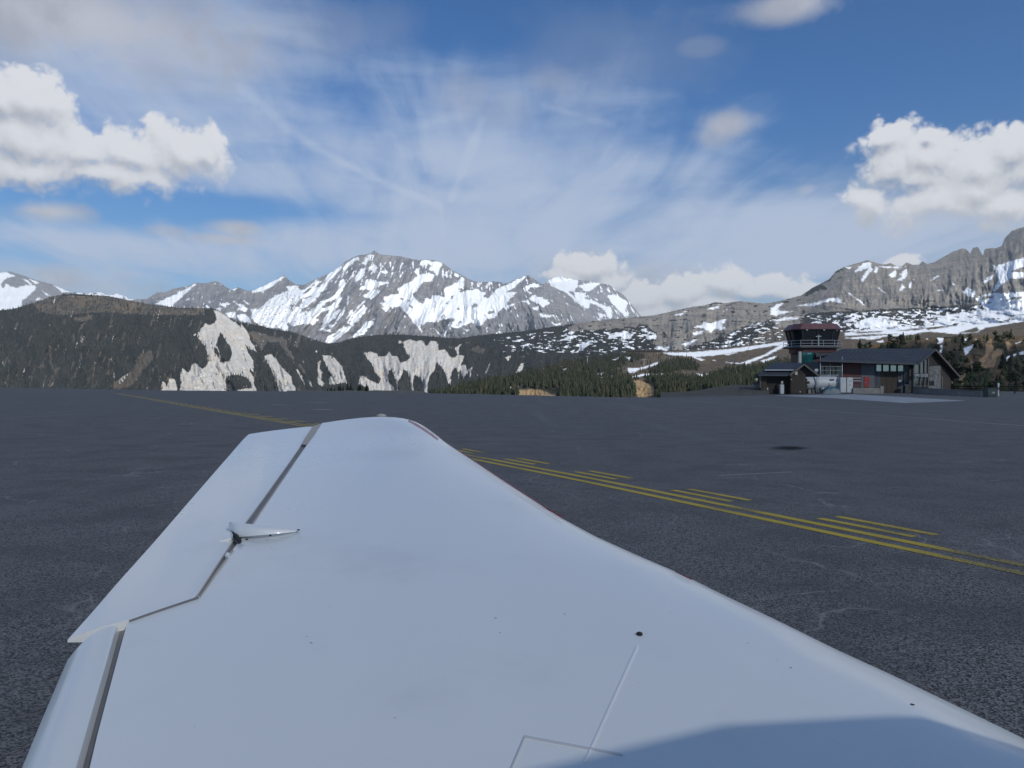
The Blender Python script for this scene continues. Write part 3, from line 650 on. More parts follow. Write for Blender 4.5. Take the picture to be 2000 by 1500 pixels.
def d_massif(X, Y, cy, fy, t):
    sh = np.interp(X, [250, 480, 620, 780, 1000, 1200], [.3, -.4, -.75, -.5, .25, .6])
    q = X - sh * (Y - 590)                       # runs along the contour, fall lines have constant q
    base = 9300 - 2600 * t
    wx = 8 * fbm(X / 60, Y / 60, 3, .5, 21)
    rel = 330 * ridged((q + wx) / 62, Y / 150, 2, .5, 31) + 210 * ridged((q + wx) / 24, Y / 70, 4, .55, 41) + 70 * ridged((q + wx) / 7, Y / 24, 3, .6, 51)
    return base - rel * np.clip(.25 + 1.4 * t, .25, 1)
def c_massif(X, Y, tt):
    f = union(X, Y, SNOW_MASSIF, 2.6, 6, 7, 5, ROCK_MASSIF)
    sh = np.interp(X, [250, 480, 620, 780, 1000, 1200], [.3, -.4, -.75, -.3, .25, .6])
    q = X - sh * (Y - 590)
    streak = fbm(q / 5.5, Y / 17, 4, .62, 61)
    zone = np.maximum(poly_sd(X, Y, C1([[(560,560),(860,230),(1250,90),(1900,190),(1950,420),(1500,520),(1180,560),(900,560),(600,640)]])[0]), poly_sd(X, Y, C2([[(240,130),(600,160),(900,330),(1450,420),(1500,560),(1300,640),(1000,540),(860,400),(560,380),(250,380)]])[0]))
    zone = np.clip(zone / 6, 0, 1)
    f = np.maximum(f, np.where(zone > 0, (streak - .20) * 30 * zone - (1 - zone) * 6, -14))
    low = np.clip((Y - 600) / 40, 0, 1)
    f = np.maximum(f, (streak - .34) * 24)
    speck = fbm(X / 3.2, Y / 2.6, 3, .6, 71)
    inz = poly_sd(X, Y, [(490, 590), (560, 560), (600, 590), (600, 625), (560, 645), (500, 630)])
    f = np.where(inz > 0, np.minimum(f, (.24 - speck) * 20), f)
    f = np.where((speck > .42) & (X > 780) & (Y > 590), np.minimum(f, (.5 - speck) * 30), f)
    return {'snow': f}
CREST_MASSIF = [(150, 600), (230, 592), (270, 584), (286, 584), (307, 571), (323, 571), (341, 563), (368, 559), (381, 552), (402, 553), (421, 549), (432, 553), (442, 561), (453, 566), (465, 561), (477, 566), (490, 568.5), (519, 556), (543, 544), (555, 537), (564, 547), (577, 555), (592, 557), (620, 544), (641, 535), (659, 524), (673, 512), (683, 506), (699, 499), (720, 496), (731, 490), (743, 497), (760, 498.5), (784, 501), (796, 504), (817, 508), (836, 507), (855, 510), (867, 515), (882, 527), (901, 537), (920, 547), (929, 550), (947, 551), (963, 550), (979, 551), (983, 555), (997, 551), (1013, 543), (1031, 537), (1045, 546), (1052, 552), (1066, 557), (1084, 562), (1104, 571), (1120, 584), (1140, 602), (1170, 627), (1210, 655), (1300, 690)]
MASSIF = Slope('mountain', np.arange(150, 1300, 1.3), CREST_MASSIF, 700, d_massif, c_massif, ROCK_FAR, 150, 'high grey massif streaked with snow, the central summit of the range', crest_wob=1.6, wob_w=5.0)

def d_cloudpeak(X, Y, cy, fy, t):
    return 14500 - 3300 * t - 260 * ridged((X - .5 * (Y - 590)) / 40, Y / 90, 4, .55, 81) * np.clip(.2 + 1.3 * t, .2, 1)
def c_cloudpeak(X, Y, tt):
    f = union(X, Y, SNOW_CLOUDPEAK, 2.2, 6, 6, 15)
    return {'snow': np.maximum(f, (fbm((X - .5 * (Y - 590)) / 5, Y / 14, 4, .6, 16) - .22) * 24)}
Slope('mountain', np.arange(1030, 1330, 1.3), [(1030, 590), (1060, 556), (1075, 545), (1092, 539), (1120, 546), (1150, 549), (1172, 553), (1190, 556), (1205, 568), (1217, 575), (1236, 597), (1251, 616), (1280, 655), (1330, 690)], 690, d_cloudpeak, c_cloudpeak, ROCK_FAR, 90,
      'bluish snowy peak with its top under a cloud, right of the massif', crest_wob=1.3, wob_w=5.0)

def d_leftpeak(X, Y, cy, fy, t):
    return 12500 - 3200 * t - 300 * ridged((X + .3 * (Y - 560)) / 46, Y / 80, 4, .55, 91) * np.clip(.2 + 1.3 * t, .2, 1)
def c_leftpeak(X, Y, tt):
    f = union(X, Y, SNOW_LEFTPEAK, 2.2, 6, 6, 25, ROCK_LEFTPEAK)
    f = np.maximum(f, np.where(X > 150, 3 + 14 * fbm(X / 7, Y / 5, 4, .6, 27), -14))
    return {'snow': np.maximum(f, np.where(X < -20, (fbm(X / 30, Y / 18, 4, .6, 26) + .15) * 24, -14))}
Slope('mountain', np.concatenate([np.arange(-900, -20, 5.0), np.arange(-20, 300, 1.3)]), [(-900, 560), (-700, 500), (-500, 520), (-300, 490), (-120, 520), (0, 532), (20, 530.5), (45, 538), (70, 547), (105, 556), (135, 569), (170, 574), (178, 571), (198, 571), (206, 576), (216, 576), (228, 573), (242, 578), (256, 584), (300, 592)], 660, d_leftpeak, c_leftpeak, ROCK_FAR, 80,
      'snowy peak at the far left behind the dark wooded mountain', crest_wob=1.2, wob_w=5.0)

# ---- the wooded mountain, the pale cliff ridge and the rock peaks on the right: one long mountainside
CREST_MID = [(-900, 560), (-600, 600), (-300, 618), (0, 606), (25, 604), (50, 596), (75, 589), (100, 579), (120, 575), (150, 574), (175, 576), (212, 578), (250, 586), (275, 591), (305, 596), (350, 601), (400, 602), (415, 603), (425, 607), (447, 620), (462, 629), (503, 635), (535, 643), (567, 648), (593, 656), (614, 664), (638, 671), (662, 669), (683, 662), (720, 656), (760, 653), (774, 653), (824, 656), (867, 660), (898, 661), (929, 656), (960, 653), (991, 650), (1022, 647), (1068, 640), (1115, 633), (1161, 627), (1208, 622), (1252, 618), (1284, 615), (1321, 606), (1353, 599), (1374, 597), (1397, 590), (1417, 592), (1445, 588), (1468, 590), (1491, 593), (1514, 590), (1537, 584), (1565, 577), (1587, 562), (1607, 552), (1620, 545), (1632, 530), (1650, 521), (1675, 514), (1695, 508), (1707, 512), (1725, 517), (1740, 514), (1750, 519), (1762, 520), (1771, 512), (1782, 517), (1795, 517), (1802, 510), (1812, 516), (1825, 512), (1845, 501), (1862, 491), (1882, 484.5), (1890, 489), (1895, 495), (1900, 484), (1910, 482), (1916, 493), (1920, 500), (1923, 487), (1935, 484), (1945, 485), (1957, 480), (1962, 466), (1975, 452), (1990, 446), (2000, 443), (2060, 420), (2150, 400), (2300, 380), (2500, 430), (2800, 480)]
def d_mid(X, Y, cy, fy, t):
    dc = np.interp(X, [-900, 0, 300, 430, 640, 900, 1200, 1450, 1600, 1800, 2100, 2800], [2600, 2500, 2450, 2500, 3000, 2900, 2900, 3300, 3900, 4300, 4300, 4000])
    df = np.interp(X, [-900, 0, 430, 640, 900, 1200, 1450, 1600, 2000, 2800], [1500, 1500, 1450, 1700, 1500, 1150, 850, 700, 620, 600])
    pw = np.interp(X, [1200, 1600], [1.0, .75])
    base = dc + (df - dc) * (np.maximum(t, 0) ** pw + np.minimum(t, 0))
    q = X - .45 * (Y - 680) * np.interp(X, [200, 480, 700, 950, 1400], [-.6, .9, .5, -.6, 0])
    rel = .060 * ridged(q / 110, Y / 260, 2, .5, 101) + .032 * ridged(q / 30, Y / 90, 4, .55, 111) + .010 * ridged(q / 8, Y / 26, 3, .6, 121)
    right = np.clip((X - 1540) / 60, 0, 1) * np.clip((606 - Y + .05 * (1640 - X)) / 16, 0, 1)
    rel = rel * (1 - .85 * np.clip((X - 1500) / 80, 0, 1) * np.clip((Y - 585) / 20, 0, 1))
    rel = rel + np.clip((X - 1500) / 80, 0, 1) * np.clip((Y - 585) / 20, 0, 1) * .03 * fbm(X / 60, (Y - .15 * X) / 10, 4, .5, 133)
    rel = rel + right * (.034 * ridged((X + 14 * fbm(X / 30, Y / 30, 3, .5, 57) - .45 * (Y - 540)) / 58, (Y + .2 * X) / 52, 5, .58, 131))
    return base * (1 - rel * np.clip(.12 + 2.2 * t, .12, 1))
def c_mid(X, Y, tt):
    cy = lerp(X, CREST_MID)
    scree = union(X, Y, SCREE, 2.4, 5, 9, 35, SCREE_WOOD)
    gul = np.where(X < 660, (fbm((X + .28 * Y) / 4.2, Y / 46, 4, .6, 58) - .38) * 22, -14)
    scree = np.maximum(scree, np.minimum(gul, 3.0))
    cliff = union(X, Y, CLIFF, 9.0, 16, 7, 36)
    tan = union(X, Y, TAN, 4.5, 6, 6, 38)
    tan = np.maximum(tan, np.where(X > 600, -6 + 15 * fbm(X / 22, Y / 9, 4, .6, 39), -4.2 + 15 * fbm((X + .3 * Y) / 8, Y / 36, 4, .62, 40)))
    snow = union(X, Y, SNOW_MID, 4.6, 9, 4, 41, HOLE_MID)
    hor = fbm((X + 2.2 * (Y - 620)) / 17, (Y - .12 * X) / 3.6, 4, .62, 42)
    z1 = np.clip((X - 880) / 120, 0, 1) * np.clip((1560 - X) / 40, 0, 1) * np.clip((Y - cy) / 8, 0, 1) * np.clip((700 - Y) / 12, 0, 1)
    z2 = np.clip((X - 1545) / 40, 0, 1) * np.clip((Y - (604 - .05 * (X - 1640))) / 9, 0, 1)
    snow = np.maximum(snow, np.where(cliff < 0, (hor + .25 * fbm(X / 40, Y / 12, 3, .5, 56) - (.66 - .50 * z1 - .60 * z2)) * 26 - 6 * (1 - np.maximum(z1, z2)), -14))
    snow = np.maximum(snow, np.where((cliff > 0) & (X < 1570), (hor - .56) * 22, -14))
    snow = np.maximum(snow, np.where((X > 1560) & (z2 < .3), (fbm((X - .6 * (Y - 540)) / 6, Y / 12, 4, .6, 43) - .46) * 22, -14))
    right = (X + 34 * fbm(X / 45, Y / 16, 4, .65, 55) > 1575 - 1.3 * (Y - 585))
    wood = np.where(right, 3 + 10 * hor, 12.0)
    wood = np.where(right & (z2 < .4 + .5 * hor), -14, wood)
    top = poly_sd(X, Y, C11([[(360, 480), (480, 390), (700, 370), (1200, 370), (1731, 440), (2300, 500), (2300, 610), (1800, 610), (1400, 600), (1200, 580), (900, 600), (640, 620), (450, 570)]])[0])
    wood = np.minimum(wood, np.where(scree > 0, -scree, 14))
    shrub = (fbm(X / 15, (Y + .1 * X) / 5, 4, .62, 59) - .22) * 18
    wood = np.where(cliff > 0, np.maximum(-cliff, shrub), wood)
    wood = np.minimum(wood, -tan)
    grass = np.maximum(tan, np.where(right & (Y > 640), 6.0, -14))
    return {'snow': snow, 'scree': scree, 'grass': grass, 'wood': wood, 'top': top, 'cliff': cliff, 'tan': tan}
MID = Slope('mountainside', np.concatenate([np.arange(-900, -20, 8.0), np.arange(-20, 2020, 1.5), np.arange(2020, 2800, 8.0)]), CREST_MID, [(-900, 830), (900, 830), (1300, 790), (2800, 780)], d_mid, c_mid, ROCK_MID, 165,
            'long mountainside with dark woods, pale scree gullies, grey cliffs and rock peaks', crest_wob=1.1, wob_w=5.0)

# ---- nearer slope: spruce wood, ski runs and meadows beyond the edge of the apron
CREST_NEAR = [(780, 800), (840, 778), (870, 769), (900, 758), (950, 746), (1000, 736), (1050, 720), (1100, 706), (1150, 700), (1224, 690), (1262, 686), (1295, 686), (1360, 683), (1420, 678), (1480, 672), (1560, 660), (1650, 648), (1800, 640), (2000, 628), (2300, 600), (2600, 560)]
def d_near(X, Y, cy, fy, t):
    dc = np.interp(X, [780, 900, 1100, 1300, 1560, 2000, 2600], [640, 820, 1150, 1250, 1300, 1300, 1200])
    df = np.interp(X, [780, 900, 1300, 1600, 2600], [420, 380, 300, 260, 240])
    base = dc + (df - dc) * np.maximum(t, 0) ** .72
    cut = np.clip(1 - np.abs(X - 1258) / 34, 0, 1) * np.clip((Y - 735) / 10, 0, 1) + np.clip(1 - np.abs(X - 1045) / 46, 0, 1) * np.clip((Y - 752) / 6, 0, 1)
    base = base * (1 + np.minimum(cut, 1) * .05 * ridged(X / 9, Y / 16, 4, .6, 143))
    return base * (1 - (.05 * fbm(X / 70, Y / 30, 4, .5, 141) + .012 * fbm(X / 12, Y / 8, 3, .6, 142)) * np.clip(.1 + 2 * t, .1, 1))
def c_near(X, Y, tt):
    snow = union(X, Y, SNOW_PISTE + SNOW_MID[-12:], 1.8, 8, 3, 44, HOLE_MID)
    hor = fbm(X / 16, Y / 3.2, 4, .6, 45)
    snow = np.maximum(snow, np.where((X < 1330) & (Y > 685) & (Y < 742), (hor - .46) * 22, -14))
    cl = union(X, Y, CLIFF_NEAR, 2.2, 5, 6, 46)
    wood = union(X, Y, WOOD_NEAR, 3.0, 8, 6, 47)
    wood = np.minimum(wood, -cl)
    gr = np.where(cl > -1, -cl, 12.0)
    return {'snow': np.minimum(snow, np.where(cl > 0, -cl, 14)), 'grass': gr, 'scree': np.full(X.shape, -14.0), 'wood': wood - 3.0, 'trees': wood, 'cliff': cl}
NEAR = Slope('hillside', np.concatenate([np.arange(780, 1700, 1.7), np.arange(1700, 2020, 3.0), np.arange(2020, 2600, 9.0)]), CREST_NEAR, [(780, 860), (1300, 815), (2600, 800)], d_near, c_near, ROCK_NEAR, 105,
             'brown hillside with ski runs, spruce wood and a tan cutting beyond the apron', crest_wob=.7, wob_w=14.0, back=6)

CREST_CLOSE = [(1560, 775), (1600, 745), (1640, 708), (1660, 694), (1690, 678), (1730, 668), (1780, 662), (1850, 658), (1920, 655), (2000, 656), (2100, 648), (2300, 640), (2600, 650)]
def d_close(X, Y, cy, fy, t):
    dc = np.interp(X, [1560, 1660, 1900, 2600], [240, 380, 420, 380])
    base = dc + (175 - dc) * np.maximum(t, 0) ** .8
    return base * (1 - (.07 * fbm(X / 60, Y / 50, 4, .5, 151) + .035 * ridged((X + .3 * Y) / 30, Y / 60, 4, .55, 152)) * np.clip(.15 + 2 * t, .1, 1))
def c_close(X, Y, tt):
    cl = union(X, Y, CLIFF_RIGHT, 2.5, 6, 8, 48)
    snow = union(X, Y, SNOW_RIGHT, 1.6, 5, 4, 49)
    d = fbm(X / 40, Y / 26, 4, .6, 50)
    return {'snow': snow, 'grass': np.where(cl > -1, -cl, 12.0), 'scree': np.full(X.shape, -14.0), 'wood': np.minimum(14 * d - 1, -cl), 'trees': np.minimum(7 + 12 * d, np.minimum(-cl * 2, -snow * 2)), 'cliff': cl}
CLOSE = Slope('hillside', np.concatenate([np.arange(1560, 2060, 1.7), np.arange(2060, 2600, 5.0)]), CREST_CLOSE, 800, d_close, c_close, ROCK_CLOSE, 95,
              'tan slope with scattered pines and an orange earth cliff behind the terminal', crest_wob=.8, wob_w=10.0, back=6)

# valley floor far below everything: one sheet reaching past the mountains
gm = pmat('valley_meadow_and_wood', (.06, .065, .04), .95, var=.4, scale=.02)
gv = np.array([(x, y, -150.0) for y in np.linspace(-4000, 17500, 12) for x in np.linspace(-15000, 15000, 14)])
gi = np.arange(12 * 14).reshape(12, 14)
tag(link('ground', arr_mesh('ground', gv, np.stack([gi[:-1, :-1], gi[:-1, 1:], gi[1:, 1:], gi[1:, :-1]], -1).reshape(-1, 4), gm)), 'valley ground far below the plateau', kind='structure')

# ------------------------------------------------------------------ woods and trees
def tree_mat(name, cols, rough=.9):
    m = bpy.data.materials.new(name)
    m.use_nodes = True
    t = m.node_tree; t.nodes.clear(); n = NT(t)
    b = n.node('ShaderNodeBsdfPrincipled'); o = n.node('ShaderNodeOutputMaterial')
    t.links.new(b.outputs[0], o.inputs[0])
    at = n.node('ShaderNodeAttribute', attribute_name='hue').outputs['Fac']
    oi = n.node('ShaderNodeObjectInfo').outputs['Random']
    v = n.m('FRACT', n.m('ADD', at, n.m('MULTIPLY', oi, .83)))
    nz = n.noise(n.node('ShaderNodeTexCoord').outputs['Object'], 1.3, 4, .6)
    c = n.mix(n.ss(v, 0, .6), cols[0], cols[1])
    c = n.mix(n.ss(v, .74, .9), c, cols[2])
    c = n.mix(n.ss(nz, .35, .7, 0, .5), c, tuple(x * 1.5 for x in cols[1]))
    n.put(b.inputs['Base Color'], c)
    b.inputs['Roughness'].default_value = rough
    b.inputs['Specular IOR Level'].default_value = .15
    return m
FAR_WOOD = tree_mat('dark_conifer_wood', [(.019, .024, .027), (.030, .036, .037), (.052, .050, .047)])
SPRUCE = tree_mat('spruce_needles', [(.013, .019, .012), (.026, .032, .018), (.052, .046, .029)])
PINE = tree_mat('pine_needles', [(.024, .034, .018), (.040, .050, .026), (.062, .058, .034)])
BARK = pmat('conifer_bark', (.10, .075, .055), .95, var=.35, scale=4.0)

def cone_tree(rng, tiers, sides, spread=.20, rag=.35, base=.12):
    """triangles of a small conifer of height 1: ragged tiers of drooping boughs"""
    V, T = [], []
    for k in range(tiers):
        z0 = base + (1 - base) * k / tiers * .93
        z1 = min(1.0, z0 + (1 - base) / tiers * 1.75)
        r = spread * (1 - (k / tiers) ** 1.15) * rng.uniform(.85, 1.15) + .012
        a0 = rng.uniform(0, 6.28)
        tip = len(V); V.append((rng.uniform(-.01, .01), rng.uniform(-.01, .01), z1))
        for s in range(sides):
            a = a0 + 2 * math.pi * s / sides
            rr = r * (1 + rag * rng.uniform(-1, .7)) * (1.0 if s % 2 == 0 else .66)
            V.append((math.cos(a) * rr, math.sin(a) * rr, z0 + rng.uniform(-.025, .03)))
        for s in range(sides):
            T.append((tip, tip + 1 + s, tip + 1 + (s + 1) % sides))
    return np.array(V), np.array(T)

def wood_mesh(name, pts, heights, variants, mat, rng, sink=.06, wide=None, hue=None):
    vs_, fs_, hs_ = [], [], []
    off = 0
    which = rng.randint(0, len(variants), len(pts))
    for k, (V, T) in enumerate(variants):
        sel = np.nonzero(which == k)[0]
        if not len(sel): continue
        n = len(sel)
        a = rng.rand(n) * 6.28
        h = heights[sel]
        w = h * rng.uniform(.8, 1.25, n) * (wide[sel] if wide is not None else 1.0)
        x = (V[None, :, 0] * np.cos(a)[:, None] - V[None, :, 1] * np.sin(a)[:, None]) * w[:, None]
        y = (V[None, :, 0] * np.sin(a)[:, None] + V[None, :, 1] * np.cos(a)[:, None]) * w[:, None]
        z = V[None, :, 2] * h[:, None] - sink * h[:, None]
        p = np.stack([x, y, z], -1) + pts[sel][:, None, :]
        vs_.append(p.reshape(-1, 3))
        fs_.append((T[None] + (off + np.arange(n) * len(V))[:, None, None]).reshape(-1, 3))
        hs_.append(np.repeat(rng.rand(n) if hue is None else np.clip(hue[sel] + rng.uniform(-.16, .16, n), 0, .97), len(V)))
        off += n * len(V)
    me = arr_mesh(name, np.concatenate(vs_), np.concatenate(fs_), mat)
    at = me.attributes.new('hue', 'FLOAT', 'POINT')
    at.data.foreach_set('value', np.concatenate(hs_).astype(np.float32))
    return me

rg = np.random.RandomState(11)
pr = random.Random(5)
# far wood on the mountainside: one mass
low = [cone_tree(pr, 2, 5, .17, .3, .02) for _ in range(4)]
cv = MID.cov
wt = np.clip(cv['wood'] / 4.0 + .3, 0, 1) * (cv['snow'] < -1)
wt = np.where(cv['top'] > 0, np.clip(.22 + 1.1 * fbm(MID.X / 11, MID.Y / 5, 4, .6, 162), .05, .8), wt)
dens = .55 + .9 * fbm(MID.X / 26, MID.Y / 20, 3, .6, 160)
wt = wt * np.clip(dens + .4, .12, 1.4)
wt = np.where(MID.X > 1000, wt * np.clip(.15 + 1.6 * fbm(MID.X / 20, MID.Y / 8, 4, .6, 161) + .35, .02, 1), wt)
wt = np.where((MID.X > 1545), wt * np.where(MID.Y > 655, 0.02, .22), wt)
wt = np.where((MID.X < -150) | (MID.X > 2150), wt * .25, wt)
wt = np.where(MID.Y > 792, 0, wt)
wt = np.where((cv['cliff'] > 0), wt * .04, wt)
wt = np.where((cv['scree'] > 0) & (cv['scree'] < 2.5), .10, wt)
wt = np.where(cv['scree'] >= 2.5, .003, wt)
pts, qx, qy = MID.scatter(60000, wt, rg)
hh = rg.uniform(5.0, 10.5, len(pts)) * np.where(qx > 1545, .5, 1.0) * np.where(qx > 1000, .8, 1.0)
tag(link('mountain_forest', wood_mesh('mountain_forest', pts, hh, low, FAR_WOOD, rg, hue=.42 + 1.0 * fbm(qx / 34, qy / 40, 4, .6, 163) + .35 * fbm(qx / 7, qy / 30, 3, .6, 164))), 'dark conifer forest covering the far mountainside', 'forest', kind='stuff')

# nearer wood: the front trees are things of their own, the rest is one mass
def spruce_meshes(k):
    out = []
    for i in range(k):
        rng = random.Random(100 + i)
        V, T = cone_tree(rng, rng.choice((6, 7, 8)), rng.choice((9, 10, 11)), rng.uniform(.15, .23), .5, rng.uniform(.06, .16))
        me = arr_mesh('spruce_crown', V, T, SPRUCE)
        at = me.attributes.new('hue', 'FLOAT', 'POINT'); at.data.foreach_set('value', np.full(len(V), rng.random() * .6, dtype=np.float32))
        out.append(me)
    return out
SPR = spruce_meshes(9)
tb = MB(); tb.tube([(0, 0, -.10), (0, 0, .3), (0, 0, .9)], [.020, .014, .004], 6)
TRUNK = tb.mesh('tree_trunk', BARK)

def plant_tree(name, p, h, w, crown, label, group, rz, trunk=TRUNK):
    t = thing(name, label, 'tree', tuple(p), group, rz)
    c = link('crown', crown, t); c.scale = (w, w, h)
    k = link('trunk', trunk, t); k.scale = (h, h, h)
    return t

nw = np.clip(NEAR.cov['trees'] / 4.0 + .4, 0, 1) * (NEAR.cov['snow'] < -1.5)
nw = np.where((NEAR.X > 1650), nw * .15, nw)
nw = np.maximum(nw, np.where((NEAR.cov['trees'] < 0) & (NEAR.cov['snow'] < -2) & (NEAR.X < 1330) & (NEAR.Y > 688), .16, 0))
nw *= (NEAR.cov['cliff'] < 0) * np.clip(.9 + .6 * fbm(NEAR.X / 14, NEAR.Y / 9, 3, .6, 170), .1, 1.3)
nw *= (NEAR.Y < 792) * ~((NEAR.X > 1238 + .25 * (775 - NEAR.Y)) & (NEAR.X < 1279) & (NEAR.Y > 746)) * ~((NEAR.X > 1010) & (NEAR.X < 1092) & (NEAR.Y > 757))
nw *= np.interp(NEAR.Y, [690, 725, 745], [.55, .8, 1.5])
npts, nx, ny = NEAR.scatter(6400, nw, rg)
nh = np.interp(ny, [690, 735, 772], [4.2, 6.4, 8.2]) * rg.uniform(.65, 1.35, len(npts)) * np.interp(nx, [900, 1200, 1500], [1.05, 1.0, .9])
vis = (ny < 778) & (nx > 868) & (nx < 1560)
pick = np.nonzero(vis)[0]
pick = pick[np.argsort(-(nh / npts[:, 1])[pick])][:215]
for i in pick:
    w = nh[i] * rg.uniform(.85, 1.3)
    plant_tree('spruce_tree', npts[i], nh[i], w, SPR[rg.randint(len(SPR))], 'dark spruce in the wood on the hillside beyond the edge of the apron', 'spruces at the front of the hillside wood', rg.uniform(0, 6.28))
rest = np.setdiff1d(np.arange(len(npts)), pick)
midv = [cone_tree(pr, 4, 7, .19, .45, .06) for _ in range(7)]
tag(link('spruce_wood', wood_mesh('spruce_wood', npts[rest], nh[rest], midv, SPRUCE, rg, wide=rg.uniform(.9, 1.3, len(rest)))), 'spruce wood filling the hillside behind its front trees', 'wood', kind='stuff')

# pines on the slope behind the terminal: rounded crowns of needle clumps
def pine_crown(seed):
    rng = random.Random(seed)
    V, T = [], []
    lobes = [(rng.gauss(0, .13), rng.gauss(0, .13), rng.uniform(.30, .78)) for _ in range(7)] + [(0, 0, .86), (0, 0, .5)]
    for (lx, ly, lz) in lobes:
        lr = rng.uniform(.10, .17) * (1.25 - .5 * lz)
        for _ in range(26):
            u, v = rng.uniform(-1, 1), rng.uniform(0, 6.283)
            s = math.sqrt(1 - u * u)
            d = Vector((s * math.cos(v), s * math.sin(v), u))
            c = Vector((lx, ly, lz)) + Vector((d.x, d.y, d.z * .9)) * lr * rng.uniform(.6, 1.08)
            e = d.cross(Vector((rng.uniform(-1, 1), rng.uniform(-1, 1), rng.uniform(-1, 1)))).normalized()
            f = (d * .6 + e.cross(d) * .8 + Vector((0, 0, .3))).normalized()
            r = rng.uniform(.035, .065)
            k = len(V)
            V += [tuple(c - e * r), tuple(c + e * r), tuple(c + f * r * 1.5), tuple(c + d * r * .8)]
            T += [(k, k + 1, k + 2), (k, k + 1, k + 3), (k + 1, k + 2, k + 3)]
    me = arr_mesh('pine_crown', np.array(V), np.array(T), PINE)
    at = me.attributes.new('hue', 'FLOAT', 'POINT'); at.data.foreach_set('value', np.full(len(V), rng.random() * .7, dtype=np.float32))
    return me
PINES = [pine_crown(40 + i) for i in range(7)]
cw = np.clip(CLOSE.cov['trees'] / 8.0 + .15, 0.02, 1) * (CLOSE.Y < 776) * (CLOSE.X < 2040) * (CLOSE.X > 1640)
cw = np.where(CLOSE.Y < lerp(CLOSE.X, CREST_CLOSE) + 14, cw * 1.3 + .08, cw)
cpts, cx, cy_ = CLOSE.scatter(84, cw, rg)
for i in range(84):
    h = rg.uniform(3.0, 6.4)
    if rg.rand() < .6:
        plant_tree('pine_tree', cpts[i], h * .86, h * rg.uniform(.95, 1.5), PINES[rg.randint(len(PINES))], 'bushy dark pine on the tan slope behind the terminal', 'pines scattered on the slope behind the terminal', rg.uniform(0, 6.28))
    else:
        plant_tree('spruce_tree', cpts[i], h * 1.1, h * rg.uniform(1.0, 1.5), SPR[rg.randint(len(SPR))], 'pointed dark spruce on the tan slope behind the terminal', 'spruces scattered on the slope behind the terminal', rg.uniform(0, 6.28))
cw2 = np.clip(CLOSE.cov['trees'] / 6.0, 0, 1) * (CLOSE.Y < 790)
spts, sx, sy = CLOSE.scatter(900, cw2, rg)
low2 = [cone_tree(pr, 3, 7, .55, .5, -.1) for _ in range(5)]
tag(link('dwarf_pine_scrub', wood_mesh('dwarf_pine_scrub', spts, rg.uniform(1.2, 3.2, 900), low2, PINE, rg)), 'low dwarf pine scrub covering parts of the tan slope', 'scrub', kind='stuff')

# ------------------------------------------------------------------ plateau, apron and painted markings
def asphalt_mat():
    m = bpy.data.materials.new('worn_asphalt')
    m.use_nodes = True
    t = m.node_tree; t.nodes.clear(); n = NT(t)
    b = n.node('ShaderNodeBsdfPrincipled'); o = n.node('ShaderNodeOutputMaterial')
    t.links.new(b.outputs[0], o.inputs[0])
    co = n.node('ShaderNodeTexCoord').outputs['Object']
    big = n.noise(co, .045, 5, .55)
    mid = n.noise(co, .8, 5, .6)
    streak = n.noise(n.map(co, scale=(1.1, .06, 1), rot=(0, 0, R(-62))), .5, 6, .62, .4)
    st = n.voro(co, 80.0, 'F1', 'Color')
    stv = n.sep(st)[0]
    grit = n.noise(co, 46.0, 4, .7)
    fleck = n.noise(co, 14.0, 7, .78)
    c = n.mix(n.ss(stv, .1, .95), (.030, .028, .027), (.235, .224, .212))
    c = n.mix(n.ss(grit, .50, .72, 0, .6), c, (.21, .205, .20))
    c = n.mix(n.ss(fleck, .55, .68, 0, .55), c, (.27, .265, .255))
    c = n.mix(n.ss(mid, .40, .66, 0, .55), c, (.070, .068, .069))
    c = n.mix(n.ss(big, .40, .62, 0, .50), c, (.092, .089, .088))
    c = n.mix(n.ss(streak, .54, .70, 0, .40), c, (.165, .162, .158))
    # fine pale cracks, broken up
    w = n.vm('ADD', co, n.vm('SCALE', n.vm('SUBTRACT', n.noise(co, 1.3, 3, .55, col=True), (.5, .5, .5)), scale=.8))
    cr = n.voro(w, .42, 'DISTANCE_TO_EDGE')
    crk = n.m('MULTIPLY', n.ss(cr, .003, .012, 1, 0), n.ss(n.noise(co, .55, 4, .6), .48, .62))
    c = n.mix(n.m('MULTIPLY', crk, .50), c, (.30, .295, .28))
    n.put(b.inputs['Base Color'], c)
    n.put(b.inputs['Roughness'], n.ss(big, .3, .7, .86, .72))
    b.inputs['Specular IOR Level'].default_value = .35
    bn = n.node('ShaderNodeBump')
    bn.inputs['Strength'].default_value = .55
    bn.inputs['Distance'].default_value = .012
    n.put(bn.inputs['Height'], n.m('ADD', n.voro(co, 80.0), n.m('MULTIPLY', fleck, .8)))
    t.links.new(bn.outputs[0], b.inputs['Normal'])
    return m

def paint_mat(name, col, lo, hi):
    """worn road paint: the asphalt shows through where it has flaked"""
    m = bpy.data.materials.new(name)
    m.use_nodes = True
    t = m.node_tree; t.nodes.clear(); n = NT(t)
    b = n.node('ShaderNodeBsdfPrincipled'); o = n.node('ShaderNodeOutputMaterial')
    t.links.new(b.outputs[0], o.inputs[0])
    co = n.node('ShaderNodeTexCoord').outputs['Object']
    f = n.m('ADD', n.m('MULTIPLY', n.noise(co, 36.0, 5, .75), .55), n.m('MULTIPLY', n.noise(co, .45, 5, .6), .60))
    a = n.ss(f, lo, hi)
    n.put(b.inputs['Base Color'], n.mix(a, n.mix(n.ss(n.noise(co, 40, 3, .6), .4, .6), (.05, .048, .045), (.12, .115, .10)), n.mix(n.noise(co, 3.0, 5, .6), tuple(x * .72 for x in col), col)))
    b.inputs['Roughness'].default_value = .8
    return m

